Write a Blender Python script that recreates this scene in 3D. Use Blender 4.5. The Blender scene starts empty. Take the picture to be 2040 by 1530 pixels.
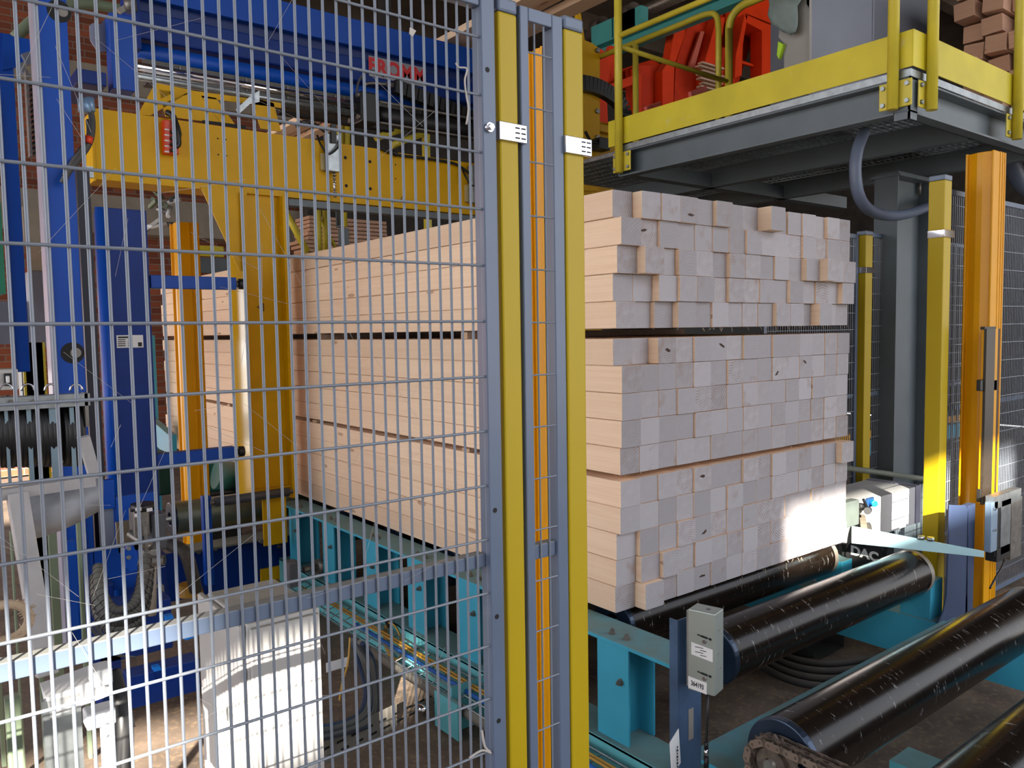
import bpy, math, random
from mathutils import Vector, Matrix
R=random.Random(7)
S=bpy.context.scene
C=S.collection
# ------------------------------------------------------------------ camera, sky, sun, exposure
F=1582.7; CAM=Vector((-2.054,-2.007,1.625)); YAW=math.radians(37.95); PIT=math.radians(3.81); ROL=math.radians(-.9)
fw=Vector((math.sin(YAW)*math.cos(PIT),math.cos(YAW)*math.cos(PIT),-math.sin(PIT)))
r0=Vector((math.cos(YAW),-math.sin(YAW),0)); u0=r0.cross(fw)
rt=math.cos(ROL)*r0+math.sin(ROL)*u0; up=-math.sin(ROL)*r0+math.cos(ROL)*u0
cd=bpy.data.cameras.new('camera'); cam=bpy.data.objects.new('camera',cd); C.objects.link(cam)
cd.sensor_width=36; cd.lens=F/2040*36; cd.clip_start=.05; cd.clip_end=300
m=Matrix.Identity(4)
for i in range(3): m[i][0]=rt[i]; m[i][1]=up[i]; m[i][2]=-fw[i]; m[i][3]=CAM[i]
cam.matrix_world=m; S.camera=cam
S.view_settings.view_transform='Standard'; S.view_settings.look='None'; S.view_settings.gamma=1
S.view_settings.use_curve_mapping=False; S.view_settings.exposure=0.36
w=bpy.data.worlds.new('sky'); S.world=w; w.use_nodes=True
nt=w.node_tree; bg=nt.nodes['Background']; bg.inputs[1].default_value=2.6
tc=nt.nodes.new('ShaderNodeTexCoord'); sx=nt.nodes.new('ShaderNodeSeparateXYZ'); cr=nt.nodes.new('ShaderNodeValToRGB')
nt.links.new(tc.outputs['Generated'],sx.inputs[0]); nt.links.new(sx.outputs[2],cr.inputs[0]); nt.links.new(cr.outputs[0],bg.inputs[0])
cr.color_ramp.elements[0].color=(.95,.95,.97,1); cr.color_ramp.elements[1].color=(.58,.69,.92,1)
SD=Vector((.621,.7826,-.4245)).normalized()      # direction the sunlight travels
sl=bpy.data.lights.new('sun','SUN'); sun=bpy.data.objects.new('sun',sl); C.objects.link(sun)
sl.energy=26; sl.angle=math.radians(.4); sl.color=(1,.93,.82)
sun.rotation_euler=SD.to_track_quat('-Z','Y').to_euler(); sun.location=(-14,-18,12)

# ------------------------------------------------------------------ helpers
def P(px,py,**k):
    v=fw+rt*((px-1020)/F)-up*((py-765)/F)
    (a,val),=k.items(); i='XYZ'.index(a); return CAM+v*((val-CAM[i])/v[i])
def lin(h):
    h=h.lstrip('#'); c=[int(h[i:i+2],16)/255 for i in (0,2,4)]
    return [x/12.92 if x<=.04045 else ((x+.055)/1.055)**2.4 for x in c]
MATS={}
def mat(name,h,rough=.5,metal=0,var=.12,scale=6,bump=0,dust=0,dusth='8c8a7c',coat=0,emit=0,spec=.5,scr=0):
    if name in MATS: return MATS[name]
    m=bpy.data.materials.new(name); m.use_nodes=True; t=m.node_tree; b=t.nodes['Principled BSDF']; N=t.nodes.new; L=t.links.new
    col=lin(h)
    g=N('ShaderNodeNewGeometry')
    tc=N('ShaderNodeTexCoord'); n=N('ShaderNodeTexNoise'); n.inputs['Scale'].default_value=scale; n.inputs['Detail'].default_value=6
    L(g.outputs['Position'],n.inputs[0])
    r=N('ShaderNodeValToRGB'); L(n.outputs[0],r.inputs[0])
    r.color_ramp.elements[0].position=.3; r.color_ramp.elements[1].position=.7
    r.color_ramp.elements[0].color=[c*(1-var) for c in col]+[1]; r.color_ramp.elements[1].color=[min(1,c*(1+var)) for c in col]+[1]
    out=r.outputs[0]
    if dust:
        s=N('ShaderNodeSeparateXYZ'); L(g.outputs['Normal'],s.inputs[0])
        q=N('ShaderNodeMath'); q.operation='MULTIPLY'; L(s.outputs[2],q.inputs[0]); q.inputs[1].default_value=dust; q.use_clamp=True
        n2=N('ShaderNodeTexNoise'); n2.inputs['Scale'].default_value=9; n2.inputs['Detail'].default_value=8; L(g.outputs['Position'],n2.inputs[0])
        q2=N('ShaderNodeMath'); q2.operation='MULTIPLY_ADD'; L(n2.outputs[0],q2.inputs[0]); q2.inputs[1].default_value=1.2; q2.inputs[2].default_value=.3; q2.use_clamp=True
        q3=N('ShaderNodeMath'); q3.operation='MULTIPLY'; L(q.outputs[0],q3.inputs[0]); L(q2.outputs[0],q3.inputs[1])
        mx=N('ShaderNodeMixRGB'); L(q3.outputs[0],mx.inputs[0]); L(out,mx.inputs[1]); mx.inputs[2].default_value=lin(dusth)+[1]; out=mx.outputs[0]
        mr=N('ShaderNodeMath'); mr.operation='MULTIPLY_ADD'; L(q3.outputs[0],mr.inputs[0]); mr.inputs[1].default_value=.5; mr.inputs[2].default_value=rough; mr.use_clamp=True
        L(mr.outputs[0],b.inputs['Roughness'])
    else: b.inputs['Roughness'].default_value=rough
    if scr:   # pale scuffs
        v=N('ShaderNodeTexNoise'); v.inputs['Scale'].default_value=22; v.inputs['Detail'].default_value=10; v.inputs['Roughness'].default_value=.75
        mp=N('ShaderNodeMapping'); mp.inputs['Scale'].default_value=(2.6,.7,.7); L(g.outputs['Position'],mp.inputs[0]); L(mp.outputs[0],v.inputs[0])
        rr=N('ShaderNodeValToRGB'); L(v.outputs[0],rr.inputs[0]); rr.color_ramp.elements[0].position=.60; rr.color_ramp.elements[1].position=.66
        rr.color_ramp.elements[1].color=(scr,scr,scr,1); rr.color_ramp.elements[0].color=(0,0,0,1)
        mx=N('ShaderNodeMixRGB'); L(rr.outputs[0],mx.inputs[0]); L(out,mx.inputs[1]); mx.inputs[2].default_value=(.55,.53,.5,1); out=mx.outputs[0]
    L(out,b.inputs['Base Color']); b.inputs['Metallic'].default_value=metal
    b.inputs['Coat Weight'].default_value=coat; b.inputs['Coat Roughness'].default_value=.1; b.inputs['Specular IOR Level'].default_value=spec
    if bump:
        bp=N('ShaderNodeBump'); bp.inputs['Strength'].default_value=bump; bp.inputs['Distance'].default_value=.01; L(n.outputs[0],bp.inputs['Height']); L(bp.outputs[0],b.inputs['Normal'])
    MATS[name]=m; return m
def woodmat(name,side,end,stain='8a6a50'):
    m=bpy.data.materials.new(name); m.use_nodes=True; t=m.node_tree; b=t.nodes['Principled BSDF']; N=t.nodes.new; L=t.links.new
    def M(op,a,bb=None,c=None,cl=False):
        q=N('ShaderNodeMath'); q.operation=op; q.use_clamp=cl
        for i,x in enumerate((a,bb,c)):
            if x is None: continue
            if isinstance(x,(int,float)): q.inputs[i].default_value=x
            else: L(x,q.inputs[i])
        return q.outputs[0]
    tc=N('ShaderNodeTexCoord'); oi=N('ShaderNodeObjectInfo'); rnd=oi.outputs['Random']
    s=N('ShaderNodeSeparateXYZ'); L(tc.outputs['Normal'],s.inputs[0]); isend=M('GREATER_THAN',M('ABSOLUTE',s.outputs[1]),.6)
    o=N('ShaderNodeSeparateXYZ'); L(tc.outputs['Object'],o.inputs[0])
    r2=M('FRACT',M('MULTIPLY',rnd,37.31)); r3=M('FRACT',M('MULTIPLY',rnd,91.7)); r4=M('FRACT',M('MULTIPLY',rnd,17.13))
    cx=M('MULTIPLY_ADD',r2,.22,-.11); cz=M('MULTIPLY_ADD',r3,.22,-.06)
    wn=N('ShaderNodeTexNoise'); wn.inputs['Scale'].default_value=9; L(tc.outputs['Object'],wn.inputs[0])
    dx=M('SUBTRACT',o.outputs[0],cx); dz=M('SUBTRACT',o.outputs[2],cz)
    d=M('SQRT',M('ADD',M('MULTIPLY',dx,dx),M('MULTIPLY',dz,dz)))
    d=M('MULTIPLY_ADD',wn.outputs[0],.02,d)
    ring=M('MULTIPLY_ADD',M('SINE',M('MULTIPLY',d,M('MULTIPLY_ADD',r4,430,520))),.5,.5)
    ring=M('POWER',ring,2.0)
    # soft contrast differing beam by beam
    amp=M('MULTIPLY_ADD',M('POWER',M('FRACT',M('MULTIPLY',rnd,53.7)),2.4),1.0,.14)
    rn=N('ShaderNodeTexNoise'); rn.inputs['Scale'].default_value=26; rn.inputs['Detail'].default_value=3; L(tc.outputs['Object'],rn.inputs[0])
    ringf=M('MULTIPLY',M('MULTIPLY',ring,amp),M('MULTIPLY_ADD',rn.outputs[0],3.4,-1.1,cl=True),cl=True)
    # saw fuzz
    off=N('ShaderNodeVectorMath'); off.operation='ADD'; cv=N('ShaderNodeCombineXYZ'); L(M('MULTIPLY',rnd,50),cv.inputs[0]); L(M('MULTIPLY',r2,30),cv.inputs[1]); L(M('MULTIPLY',r3,20),cv.inputs[2])
    L(tc.outputs['Object'],off.inputs[0]); L(cv.outputs[0],off.inputs[1])
    sn=N('ShaderNodeTexNoise'); sn.inputs['Scale'].default_value=12; sn.inputs['Detail'].default_value=5; L(off.outputs[0],sn.inputs[0])
    fz=N('ShaderNodeTexNoise'); fz.inputs['Scale'].default_value=240; fz.inputs['Detail'].default_value=4; L(off.outputs[0],fz.inputs[0])
    def mix(f,a,bb):
        q=N('ShaderNodeMixRGB')
        for i,x in enumerate((f,a,bb)):
            if hasattr(x,'links'): L(x,q.inputs[i])
            elif isinstance(x,(int,float)): q.inputs[i].default_value=x
            else: q.inputs[i].default_value=list(x)+[1]
        return q.outputs[0]
    e=lin(end); e1=mix(M('FRACT',M('MULTIPLY',rnd,23.9)),[c*.80 for c in e],[min(1,c*1.12) for c in e])
    e2=mix(ringf,e1,lin('80695a'))
    st=M('MULTIPLY',M('MULTIPLY_ADD',sn.outputs[0],5.0,-2.95,cl=True),M('GREATER_THAN',M('FRACT',M('MULTIPLY',rnd,71.3)),.62))
    e3=mix(M('MULTIPLY',st,.8),e2,lin(stain)); e4=mix(M('MULTIPLY_ADD',fz.outputs[0],.5,-.15,cl=True),e3,[c*1.08 for c in e])
    # side: long grain
    mp=N('ShaderNodeMapping'); mp.inputs['Scale'].default_value=(55,1.1,55); L(off.outputs[0],mp.inputs[0])
    gn=N('ShaderNodeTexNoise'); gn.inputs['Scale'].default_value=1.6; gn.inputs['Detail'].default_value=7; gn.inputs['Distortion'].default_value=.6; L(mp.outputs[0],gn.inputs[0])
    sd=lin(side); s1=mix(M('FRACT',M('MULTIPLY',rnd,11.3)),[c*.88 for c in sd],[min(1,c*1.07) for c in sd])
    s2=mix(M('MULTIPLY_ADD',gn.outputs[0],2.6,-1.05,cl=True),s1,[sd[0]*.80,sd[1]*.66,sd[2]*.56])
    s2=mix(.42,s1,s2)
    kv=N('ShaderNodeTexVoronoi'); kv.inputs['Scale'].default_value=1; mk=N('ShaderNodeMapping'); mk.inputs['Scale'].default_value=(9,2.2,9); L(off.outputs[0],mk.inputs[0]); L(mk.outputs[0],kv.inputs[0])
    kn=M('LESS_THAN',kv.outputs['Distance'],.10); s3=mix(M('MULTIPLY',kn,.55),s2,lin('8f5f3c'))
    L(mix(isend,s3,e4),b.inputs['Base Color']); b.inputs['Roughness'].default_value=.72; b.inputs['Specular IOR Level'].default_value=.25
    bp=N('ShaderNodeBump'); bp.inputs['Strength'].default_value=.35; bp.inputs['Distance'].default_value=.004
    L(M('ADD',M('MULTIPLY',fz.outputs[0],.5),M('MULTIPLY',gn.outputs[0],.3)),bp.inputs['Height']); L(bp.outputs[0],b.inputs['Normal'])
    return m
class MB:
    def __init__(s): s.v=[]; s.f=[]; s.sm=[]
    def add(s,vs,fs,smooth=False):
        n=len(s.v); s.v+= [Vector(a) for a in vs]; s.f+=[tuple(i+n for i in f) for f in fs]; s.sm+=[smooth]*len(fs); return s
    def box(s,x0,x1,y0,y1,z0,z1):
        if x0>x1:x0,x1=x1,x0
        if y0>y1:y0,y1=y1,y0
        if z0>z1:z0,z1=z1,z0
        return s.add([(x0,y0,z0),(x1,y0,z0),(x1,y1,z0),(x0,y1,z0),(x0,y0,z1),(x1,y0,z1),(x1,y1,z1),(x0,y1,z1)],
          [(0,3,2,1),(4,5,6,7),(0,1,5,4),(1,2,6,5),(2,3,7,6),(3,0,4,7)])
    def obox(s,c,ax,ay,az):    # centre and three half-vectors
        c,ax,ay,az=map(Vector,(c,ax,ay,az)); vs=[c+i*ax+j*ay+k*az for k in(-1,1) for j in(-1,1) for i in(-1,1)]
        return s.add(vs,[(0,2,3,1),(4,5,7,6),(0,1,5,4),(1,3,7,5),(3,2,6,7),(2,0,4,6)])
    def bar(s,a,b,w,h,upv=(0,0,1)):
        a,b=Vector(a),Vector(b); d=(b-a); n=d.normalized(); sd=n.cross(Vector(upv)).normalized(); u=sd.cross(n)
        return s.obox((a+b)/2,d/2,sd*w/2,u*h/2)
    def tube(s,a,b,r,n=12,r2=None,cap=True):
        a,b=Vector(a),Vector(b); r2=r if r2 is None else r2; d=(b-a).normalized()
        e=d.cross(Vector((0,0,1)) if abs(d.z)<.9 else Vector((1,0,0))).normalized(); g=d.cross(e)
        vs=[a+(e*math.cos(t)+g*math.sin(t))*r for t in [2*math.pi*i/n for i in range(n)]]+[b+(e*math.cos(t)+g*math.sin(t))*r2 for t in [2*math.pi*i/n for i in range(n)]]
        s.add(vs,[(i,(i+1)%n,n+(i+1)%n,n+i) for i in range(n)],True)
        if cap: k=len(s.v)-2*n; s.f+=[tuple(k+i for i in range(n))[::-1],tuple(k+n+i for i in range(n))]; s.sm+=[False,False]
        return s
    def ring(s,a,b,ro,ri,n=24):    # hollow tube
        a,b=Vector(a),Vector(b); d=(b-a).normalized(); e=d.cross(Vector((0,0,1)) if abs(d.z)<.9 else Vector((1,0,0))).normalized(); g=d.cross(e)
        vs=[]
        for c,r in ((a,ro),(b,ro),(b,ri),(a,ri)): vs+=[c+(e*math.cos(2*math.pi*i/n)+g*math.sin(2*math.pi*i/n))*r for i in range(n)]
        return s.add(vs,[(k*n+i,k*n+(i+1)%n,((k+1)%4)*n+(i+1)%n,((k+1)%4)*n+i) for k in range(4) for i in range(n)],False)
    def path(s,pts,r,n=8,closed=False):
        pts=[Vector(p) for p in pts]; k=len(pts); vs=[]; pe=None
        for i,p in enumerate(pts):
            d=(pts[(i+1)%k]-pts[i-1]) if closed else (pts[min(i+1,k-1)]-pts[max(i-1,0)])
            d.normalize()
            e=(pe-d*pe.dot(d)) if pe else d.cross(Vector((0,0,1)) if abs(d.z)<.9 else Vector((1,0,0)))
            e.normalize(); pe=e; g=d.cross(e); vs+=[p+(e*math.cos(2*math.pi*j/n)+g*math.sin(2*math.pi*j/n))*r for j in range(n)]
        rng=k if closed else k-1
        fs=[(i*n+j,i*n+(j+1)%n,((i+1)%k)*n+(j+1)%n,((i+1)%k)*n+j) for i in range(rng) for j in range(n)]
        s.add(vs,fs,True)
        if not closed: b0=len(s.v)-k*n; s.f+=[tuple(b0+j for j in range(n))[::-1],tuple(b0+(k-1)*n+j for j in range(n))]; s.sm+=[False,False]
        return s
    def prism(s,poly,ext):     # polygon (3D points) extruded by ext
        p=[Vector(a) for a in poly]; n=len(p); e=Vector(ext)
        return s.add(p+[a+e for a in p],[tuple(range(n))[::-1],tuple(range(n,2*n))]+[(i,(i+1)%n,n+(i+1)%n,n+i) for i in range(n)])
    def hexb(s,c,d,r=.008,h=.006,n=6):
        c=Vector(c); d=Vector(d).normalized(); return s.tube(c,c+d*h,r,n)
def spline(pts,k=8):
    pts=[Vector(p) for p in pts]; out=[]
    for i in range(len(pts)-1):
        p0=pts[max(i-1,0)];p1=pts[i];p2=pts[i+1];p3=pts[min(i+2,len(pts)-1)]
        for j in range(k):
            t=j/k; out.append(.5*((2*p1)+(p2-p0)*t+(2*p0-5*p1+4*p2-p3)*t*t+(3*p1-p0-3*p2+p3)*t**3))
    out.append(pts[-1]); return out
def wpos(o):
    v=Vector((0,0,0))
    while o: v+=o.location; o=o.parent
    return v
def put(name,mb,m,par=None,label=None,cat=None,group=None,kind=None,bev=0,loc=None):
    me=bpy.data.meshes.new(name)
    base=wpos(par) if par else Vector((0,0,0))
    org=Vector(loc) if loc is not None else (sum(mb.v,Vector())/len(mb.v) if par is None and kind!='structure' else base)
    if par is None and loc is None and kind!='structure': org=Vector((org.x,org.y,min(v.z for v in mb.v)))
    me.from_pydata([tuple(v-org) for v in mb.v],[],mb.f)
    for p,sm in zip(me.polygons,mb.sm): p.use_smooth=sm
    me.materials.append(m); me.update()
    o=bpy.data.objects.new(name,me); C.objects.link(o)
    if par: o.parent=par
    o.location=org-base
    if label: o['label']=label
    if cat: o['category']=cat
    if group: o['group']=group
    if kind: o['kind']=kind
    if bev: b=o.modifiers.new('b','BEVEL'); b.width=bev; b.segments=2; b.limit_method='ANGLE'; b.angle_limit=.6
    return o
def thing(name,label,cat,loc,group=None):
    o=bpy.data.objects.new(name,None); C.objects.link(o); o.empty_display_size=.1; o.location=loc; o['label']=label; o['category']=cat
    if group: o['group']=group
    return o
def text(s,size,m,par,loc,xd,yd,name='lettering',ext=.0006,sx=1,bold=0):
    c=bpy.data.curves.new('t','FONT'); c.body=s; c.size=size; c.extrude=ext; c.offset=bold; c.align_x='CENTER'; c.align_y='CENTER'
    t=bpy.data.objects.new('t',c); C.objects.link(t); dg=bpy.context.evaluated_depsgraph_get(); me=bpy.data.meshes.new_from_object(t.evaluated_get(dg))
    bpy.data.objects.remove(t); o=bpy.data.objects.new(name,me); C.objects.link(o); o.parent=par
    xd=Vector(xd).normalized(); yd=Vector(yd).normalized(); zd=xd.cross(yd)
    base=wpos(par); M=Matrix.Identity(4)
    for i in range(3): M[i][0]=xd[i]*sx; M[i][1]=yd[i]; M[i][2]=zd[i]; M[i][3]=loc[i]-base[i]
    me.transform(M); me.materials.clear(); me.materials.append(m); return o
def clone(o,dl,par=None,label=None):
    c=o.copy(); C.objects.link(c)
    if par: c.parent=par
    else: c.location=o.location+Vector(dl)
    if label: c['label']=label
    for ch in list(o.children): clone(ch,dl,c)
    return c
ORD=['first','second','third','fourth','fifth','sixth','seventh','eighth','ninth','tenth','eleventh','twelfth','thirteenth','fourteenth','fifteenth','sixteenth']

YEL=mat('fence yellow','b49a10',.42,var=.02,spec=.3)
GRY=mat('blue grey paint','5c6a80',.42,var=.06,coat=.15,dust=.8,dusth='8b887c')
GRY2=mat('platform grey paint','5c666c',.45,var=.08,dust=.5)
PYEL=mat('rail yellow paint','ccba38',.42,var=.1,dust=.2)
TOE=mat('toe board yellow','ccbb22',.5,var=.12,scale=4,scr=.25)
MYEL=mat('machine yellow','d3a202',.45,var=.06,spec=.2,dust=.1)
AYEL=mat('amber yellow','dd9a06',.3,var=.04,spec=.3)
BLU=mat('machine blue','0046a8',.42,var=.06,spec=.3,dust=.3,dusth='34508a')
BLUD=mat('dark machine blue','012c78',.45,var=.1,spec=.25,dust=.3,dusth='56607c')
TUR=mat('turquoise paint','3da2be',.42,var=.06,dust=.95,dusth='6d8580')
TURL=mat('pale turquoise paint','62b4bc',.5,var=.1,dust=.9,dusth='6d8580')
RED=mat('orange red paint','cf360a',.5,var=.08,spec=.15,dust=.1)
PINK=mat('salmon rubber','d9685a',.6)
BLK=mat('black rubber','161617',.45,var=.2)
BLKS=mat('black gloss roller','19130f',.22,var=.25,spec=.2,scr=.55,scale=20)
GALV=mat('galvanised steel','9aa0a2',.38,metal=.85,var=.18,scale=25)
ZINC=mat('zinc yellow plate','a9b2ac',.35,metal=.6,var=.06)
CHR=mat('chrome','d0d0d6',.08,metal=1,var=.02)
STL=mat('dull steel','7e7a74',.45,metal=.7,var=.25,scale=30)
CHN=mat('oily chain steel','6b5f56',.42,metal=.6,var=.3,scale=60)
DRK=mat('dark machinery','201f1e',.6,var=.3,dust=.5,dusth='4a463e')
CAB=mat('pale grey enamel','b9b7b4',.42,var=.04,dust=.85,dusth='86806f')
WHT=mat('white label','dcdcdc',.5,var=.02)
WHC=mat('white enamel','d9dadb',.4,var=.03,dust=.5,dusth='a3a098')
INK=mat('black ink','101010',.6,var=0)
REDI=mat('red lettering','c8242c',.5,var=.02)
GRN=mat('dusty green paint','6f7d66',.55,var=.1,dust=.4)
ORG=mat('orange red plastic','d8421c',.4,var=.04)
BCBL=mat('bright blue plastic','0a7de0',.4,var=.05)
CBLY=mat('ochre cable','b58a35',.5,var=.1)
CBLG=mat('grey cable','3a3c40',.55,var=.2,dust=.6)
WOOD=woodmat('fresh spruce','f0d2b4','a7a3a6')
LATH=woodmat('lath wood','c9a888','b39a88')
WOODB=woodmat('pinkish spruce','c79c80','c8a088')

# ------------------------------------------------------------------ the hall (structure)
def floor_mat():
    m=mat('dirt and sawdust floor','6d5d4f',.9,var=.35,scale=5,bump=.6); t=m.node_tree; N=t.nodes.new;L=t.links.new;b=t.nodes['Principled BSDF']
    g=N('ShaderNodeNewGeometry'); n=N('ShaderNodeTexNoise'); n.inputs['Scale'].default_value=45; n.inputs['Detail'].default_value=8; L(g.outputs['Position'],n.inputs[0])
    r=N('ShaderNodeValToRGB'); L(n.outputs[0],r.inputs[0]); r.color_ramp.elements[0].position=.52; r.color_ramp.elements[1].position=.72
    r.color_ramp.elements[0].color=(0,0,0,1); r.color_ramp.elements[1].color=(.6,.6,.6,1)
    src=b.inputs['Base Color'].links[0].from_socket; mx=N('ShaderNodeMixRGB'); L(r.outputs[0],mx.inputs[0]); L(src,mx.inputs[1]); mx.inputs[2].default_value=lin('9a8062')+[1]; L(mx.outputs[0],b.inputs['Base Color'])
    return m
FL=MB(); n=60
vs=[];
for j in range(n+1):
    for i in range(n+1):
        x=-9+21*i/n; y=-5+14*j/n; inn=0<i<n and 0<j<n; vs.append((x,y,-.02+(R.uniform(0,.02) if inn else 0)))
FL.add(vs,[(j*(n+1)+i,j*(n+1)+i+1,(j+1)*(n+1)+i+1,(j+1)*(n+1)+i) for j in range(n) for i in range(n)],True)
FLM=floor_mat()
put('floor',FL,FLM,kind='structure')
put('floor_yard',MB().box(-40,40,-40,-5,-.12,-.03),mat('yard asphalt','b5aea3',.9,bump=.3),kind='structure')
put('floor_yard_back',MB().box(-40,40,9,40,-.12,-.03),mat('yard concrete','a8a49c',.9,bump=.3),kind='structure')
DKW=mat('dark roof boards','4a3d33',.85,var=.3,scale=3)
put('ceiling',MB().box(-9,12,-5,9.3,6,6.2),DKW,kind='structure')
for i in range(8):
    put('ceiling_purlin',MB().box(-9,12,-4+i*1.7,-3.85+i*1.7,5.75,6),DKW,kind='structure')
BRK=bpy.data.materials.new('brick'); BRK.use_nodes=True
def brickmat(m):
    t=m.node_tree;b=t.nodes['Principled BSDF'];N=t.nodes.new;L=t.links.new
    tc=N('ShaderNodeNewGeometry'); s=N('ShaderNodeSeparateXYZ'); c=N('ShaderNodeCombineXYZ'); L(tc.outputs['Position'],s.inputs[0])
    a=N('ShaderNodeMath'); a.operation='ADD'; L(s.outputs[0],a.inputs[0]); L(s.outputs[1],a.inputs[1]); L(a.outputs[0],c.inputs[0]); L(s.outputs[2],c.inputs[1])
    k=N('ShaderNodeTexBrick'); k.inputs['Scale'].default_value=1; k.inputs['Brick Width'].default_value=.25; k.inputs['Row Height'].default_value=.08; k.inputs['Mortar Size'].default_value=.006
    k.inputs['Color1'].default_value=lin('9a5338')+[1]; k.inputs['Color2'].default_value=lin('6e3a2a')+[1]; k.inputs['Mortar'].default_value=lin('7d7266')+[1]
    L(c.outputs[0],k.inputs[0]); L(k.outputs[0],b.inputs['Base Color']); b.inputs['Roughness'].default_value=.9
brickmat(BRK)
put('wall_back',MB().box(-1.2,12,9,9.3,0,6).box(-9,-4.2,9,9.3,0,6).box(-4.2,-1.2,9,9.3,2.3,6),BRK,kind='structure')
put('wall_right',MB().box(12,12.3,-5,9.3,0,6),mat('dark wall boards','38332f',.85,var=.3),kind='structure')
put('floor_bounce_left',MB().box(-40,-9,-5,9,-.12,-.03),mat('yard concrete','b9b2a6',.9,bump=.3),kind='structure')  # unseen pale ground, added to bounce light onto the left-facing sides
CONC=mat('grey concrete','8f877c',.85,var=.12,bump=.2)
put('wall_gloom',MB().box(2.6,12,8.5,8.65,0,6),MATS['dark wall boards'],kind='structure')  # dark wall put in so the right background stays in gloom
put('trim_1',MB().box(-9,2.6,8.7,9,2.9,3.35),CONC,kind='structure')
put('trim_2',MB().box(-9,2.6,8.75,9,4.6,4.9),CONC,kind='structure')
for i,x in enumerate((-8.6,11.6)): put('trim_%d'%(i+3),MB().box(x-.2,x+.2,-4.9,-4.5,0,6),CONC,kind='structure')

# added sun blocker, unseen across the yard; its slots shape the sun patches
SH=thing('sun_blocker','long added sun-blocking wall, unseen across the yard, with a high open slot','sun blocker',(-13,-14,0))
SHM=mat('blocker boards','9a9086',.85,var=.2)
def blocker_wall(x0,x1,z0,z1): put('blocker_board',MB().box(x0,x1,-14.15,-14,z0,z1),SHM,SH)
blocker_wall(-21.5,2.5,0,7.95); blocker_wall(-14.3,-12.2,7.95,8.10); blocker_wall(-21.5,2.5,8.47,11); blocker_wall(-12.2,-10.15,7.95,8.47); blocker_wall(-7.9,2.5,7.95,8.47); blocker_wall(-10.15,-7.9,7.95,8.12)
blocker_wall(-21.5,-14.3,7.95,8.47)

# ------------------------------------------------------------------ timber
def beam_mesh(name,wd,hh,ln,bev=.0024):
    mb=MB(); x=wd/2; c=bev
    pr=[(-x+c,0),(x-c,0),(x,c),(x,hh-c),(x-c,hh),(-x+c,hh),(-x,hh-c),(-x,c)]
    mb.prism([(a,0,b) for a,b in pr][::-1],(0,ln,0)); return mb
def mkmesh(name,mb,m):
    me=bpy.data.meshes.new(name); me.from_pydata([tuple(v) for v in mb.v],[],mb.f); me.materials.append(m); me.update(); return me
bm=[mkmesh('beam',beam_mesh('beam',.1008+.0005*k,.0974,6.02+.012*(k%3)),WOOD) for k in range(4)]
rowoff={('upper',0):.028,('upper',1):-.012,('upper',2):.008,('upper',3):.03,('upper',4):.018,('middle',0):.03,('middle',1):-.012,('middle',2):-.012,('middle',3):-.01,('middle',4):-.002,
 ('bottom',0):-.004,('bottom',1):0,('bottom',2):.02,('bottom',3):.022,('bottom',4):.028}
special={('upper',0,8):-.06,('upper',2,12):-.07,('upper',2,11):-.03,('upper',3,1):.03,('upper',4,1):.04,('middle',0,1):.05,('bottom',0,14):-.03,('upper',0,5):-.025,
 ('upper',2,14):-.03,('upper',2,13):-.03,('upper',0,2):-.02,('upper',0,3):-.02,('upper',4,2):.02,('bottom',3,2):-.02,('bottom',4,1):-.025}
knots={('upper',0,3):(.01,.03),('upper',1,1):(-.02,.06),('middle',0,2):(0,.05),('middle',1,9):(-.02,.03),('bottom',0,4):(0,.06),('bottom',4,4):(0,.05),('middle',0,5):(.02,.06),('bottom',2,4):(.01,.03),('middle',1,11):(-.01,.07)}
PZ={'bottom':.58,'middle':1.097,'upper':1.628}
KN=mat('dark knot','3a2418',.8,var=.3,scale=40)
for pk in ('bottom','middle','upper'):
    for r in range(5):          # r=0 is the top row
        z=PZ[pk]+(4-r)*.0992
        for c in range(15):
            rr=R.Random(hash((len(pk),r,c))) if False else random.Random(len(pk)*1000+r*50+c)
            if c==0: y=rowoff[(pk,r)]
            else: y=rr.gauss(.0,.009)+(.004 if pk!='upper' else -.004)
            if (pk,r,c) in special: y=special[(pk,r,c)]
            if pk!='upper' and (pk,r,c) not in special and c: y*=.35
            o=bpy.data.objects.new('square_timber',bm[(r*3+c)%4]); C.objects.link(o)
            o.location=(.052+c*.1040+(rr.uniform(-.003,.003) if c==0 else rr.uniform(-.0006,.0006)),y,z+rr.uniform(0,.0009))
            o.rotation_euler=(0,rr.uniform(-.004,.004),rr.uniform(-.0003,.0003))
            o['label']='square-sawn spruce timber, %s from the left in the %s row of the %s pack'%(ORD[c],ORD[r],pk)
            o['category']='timber'; o['group']='squared timbers in the three packs'
            if (pk,r,c) in knots:
                kx,kz=knots[(pk,r,c)]; k=MB(); a=rr.uniform(-.8,.8)
                kr=[rr.uniform(.55,1.25) for _ in range(10)]; pts=[(kx+kr[i]*(math.cos(t)*.017*math.cos(a)-math.sin(t)*.006*math.sin(a)),-.0006,kz+kr[i]*(math.cos(t)*.017*math.sin(a)+math.sin(t)*.006*math.cos(a))) for i,t in enumerate([i*math.pi/5 for i in range(10)])]
                k.prism(pts,(0,.002,0)); ko=put('knot',k,KN,loc=(0,0,0)); ko.parent=o; 
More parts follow.
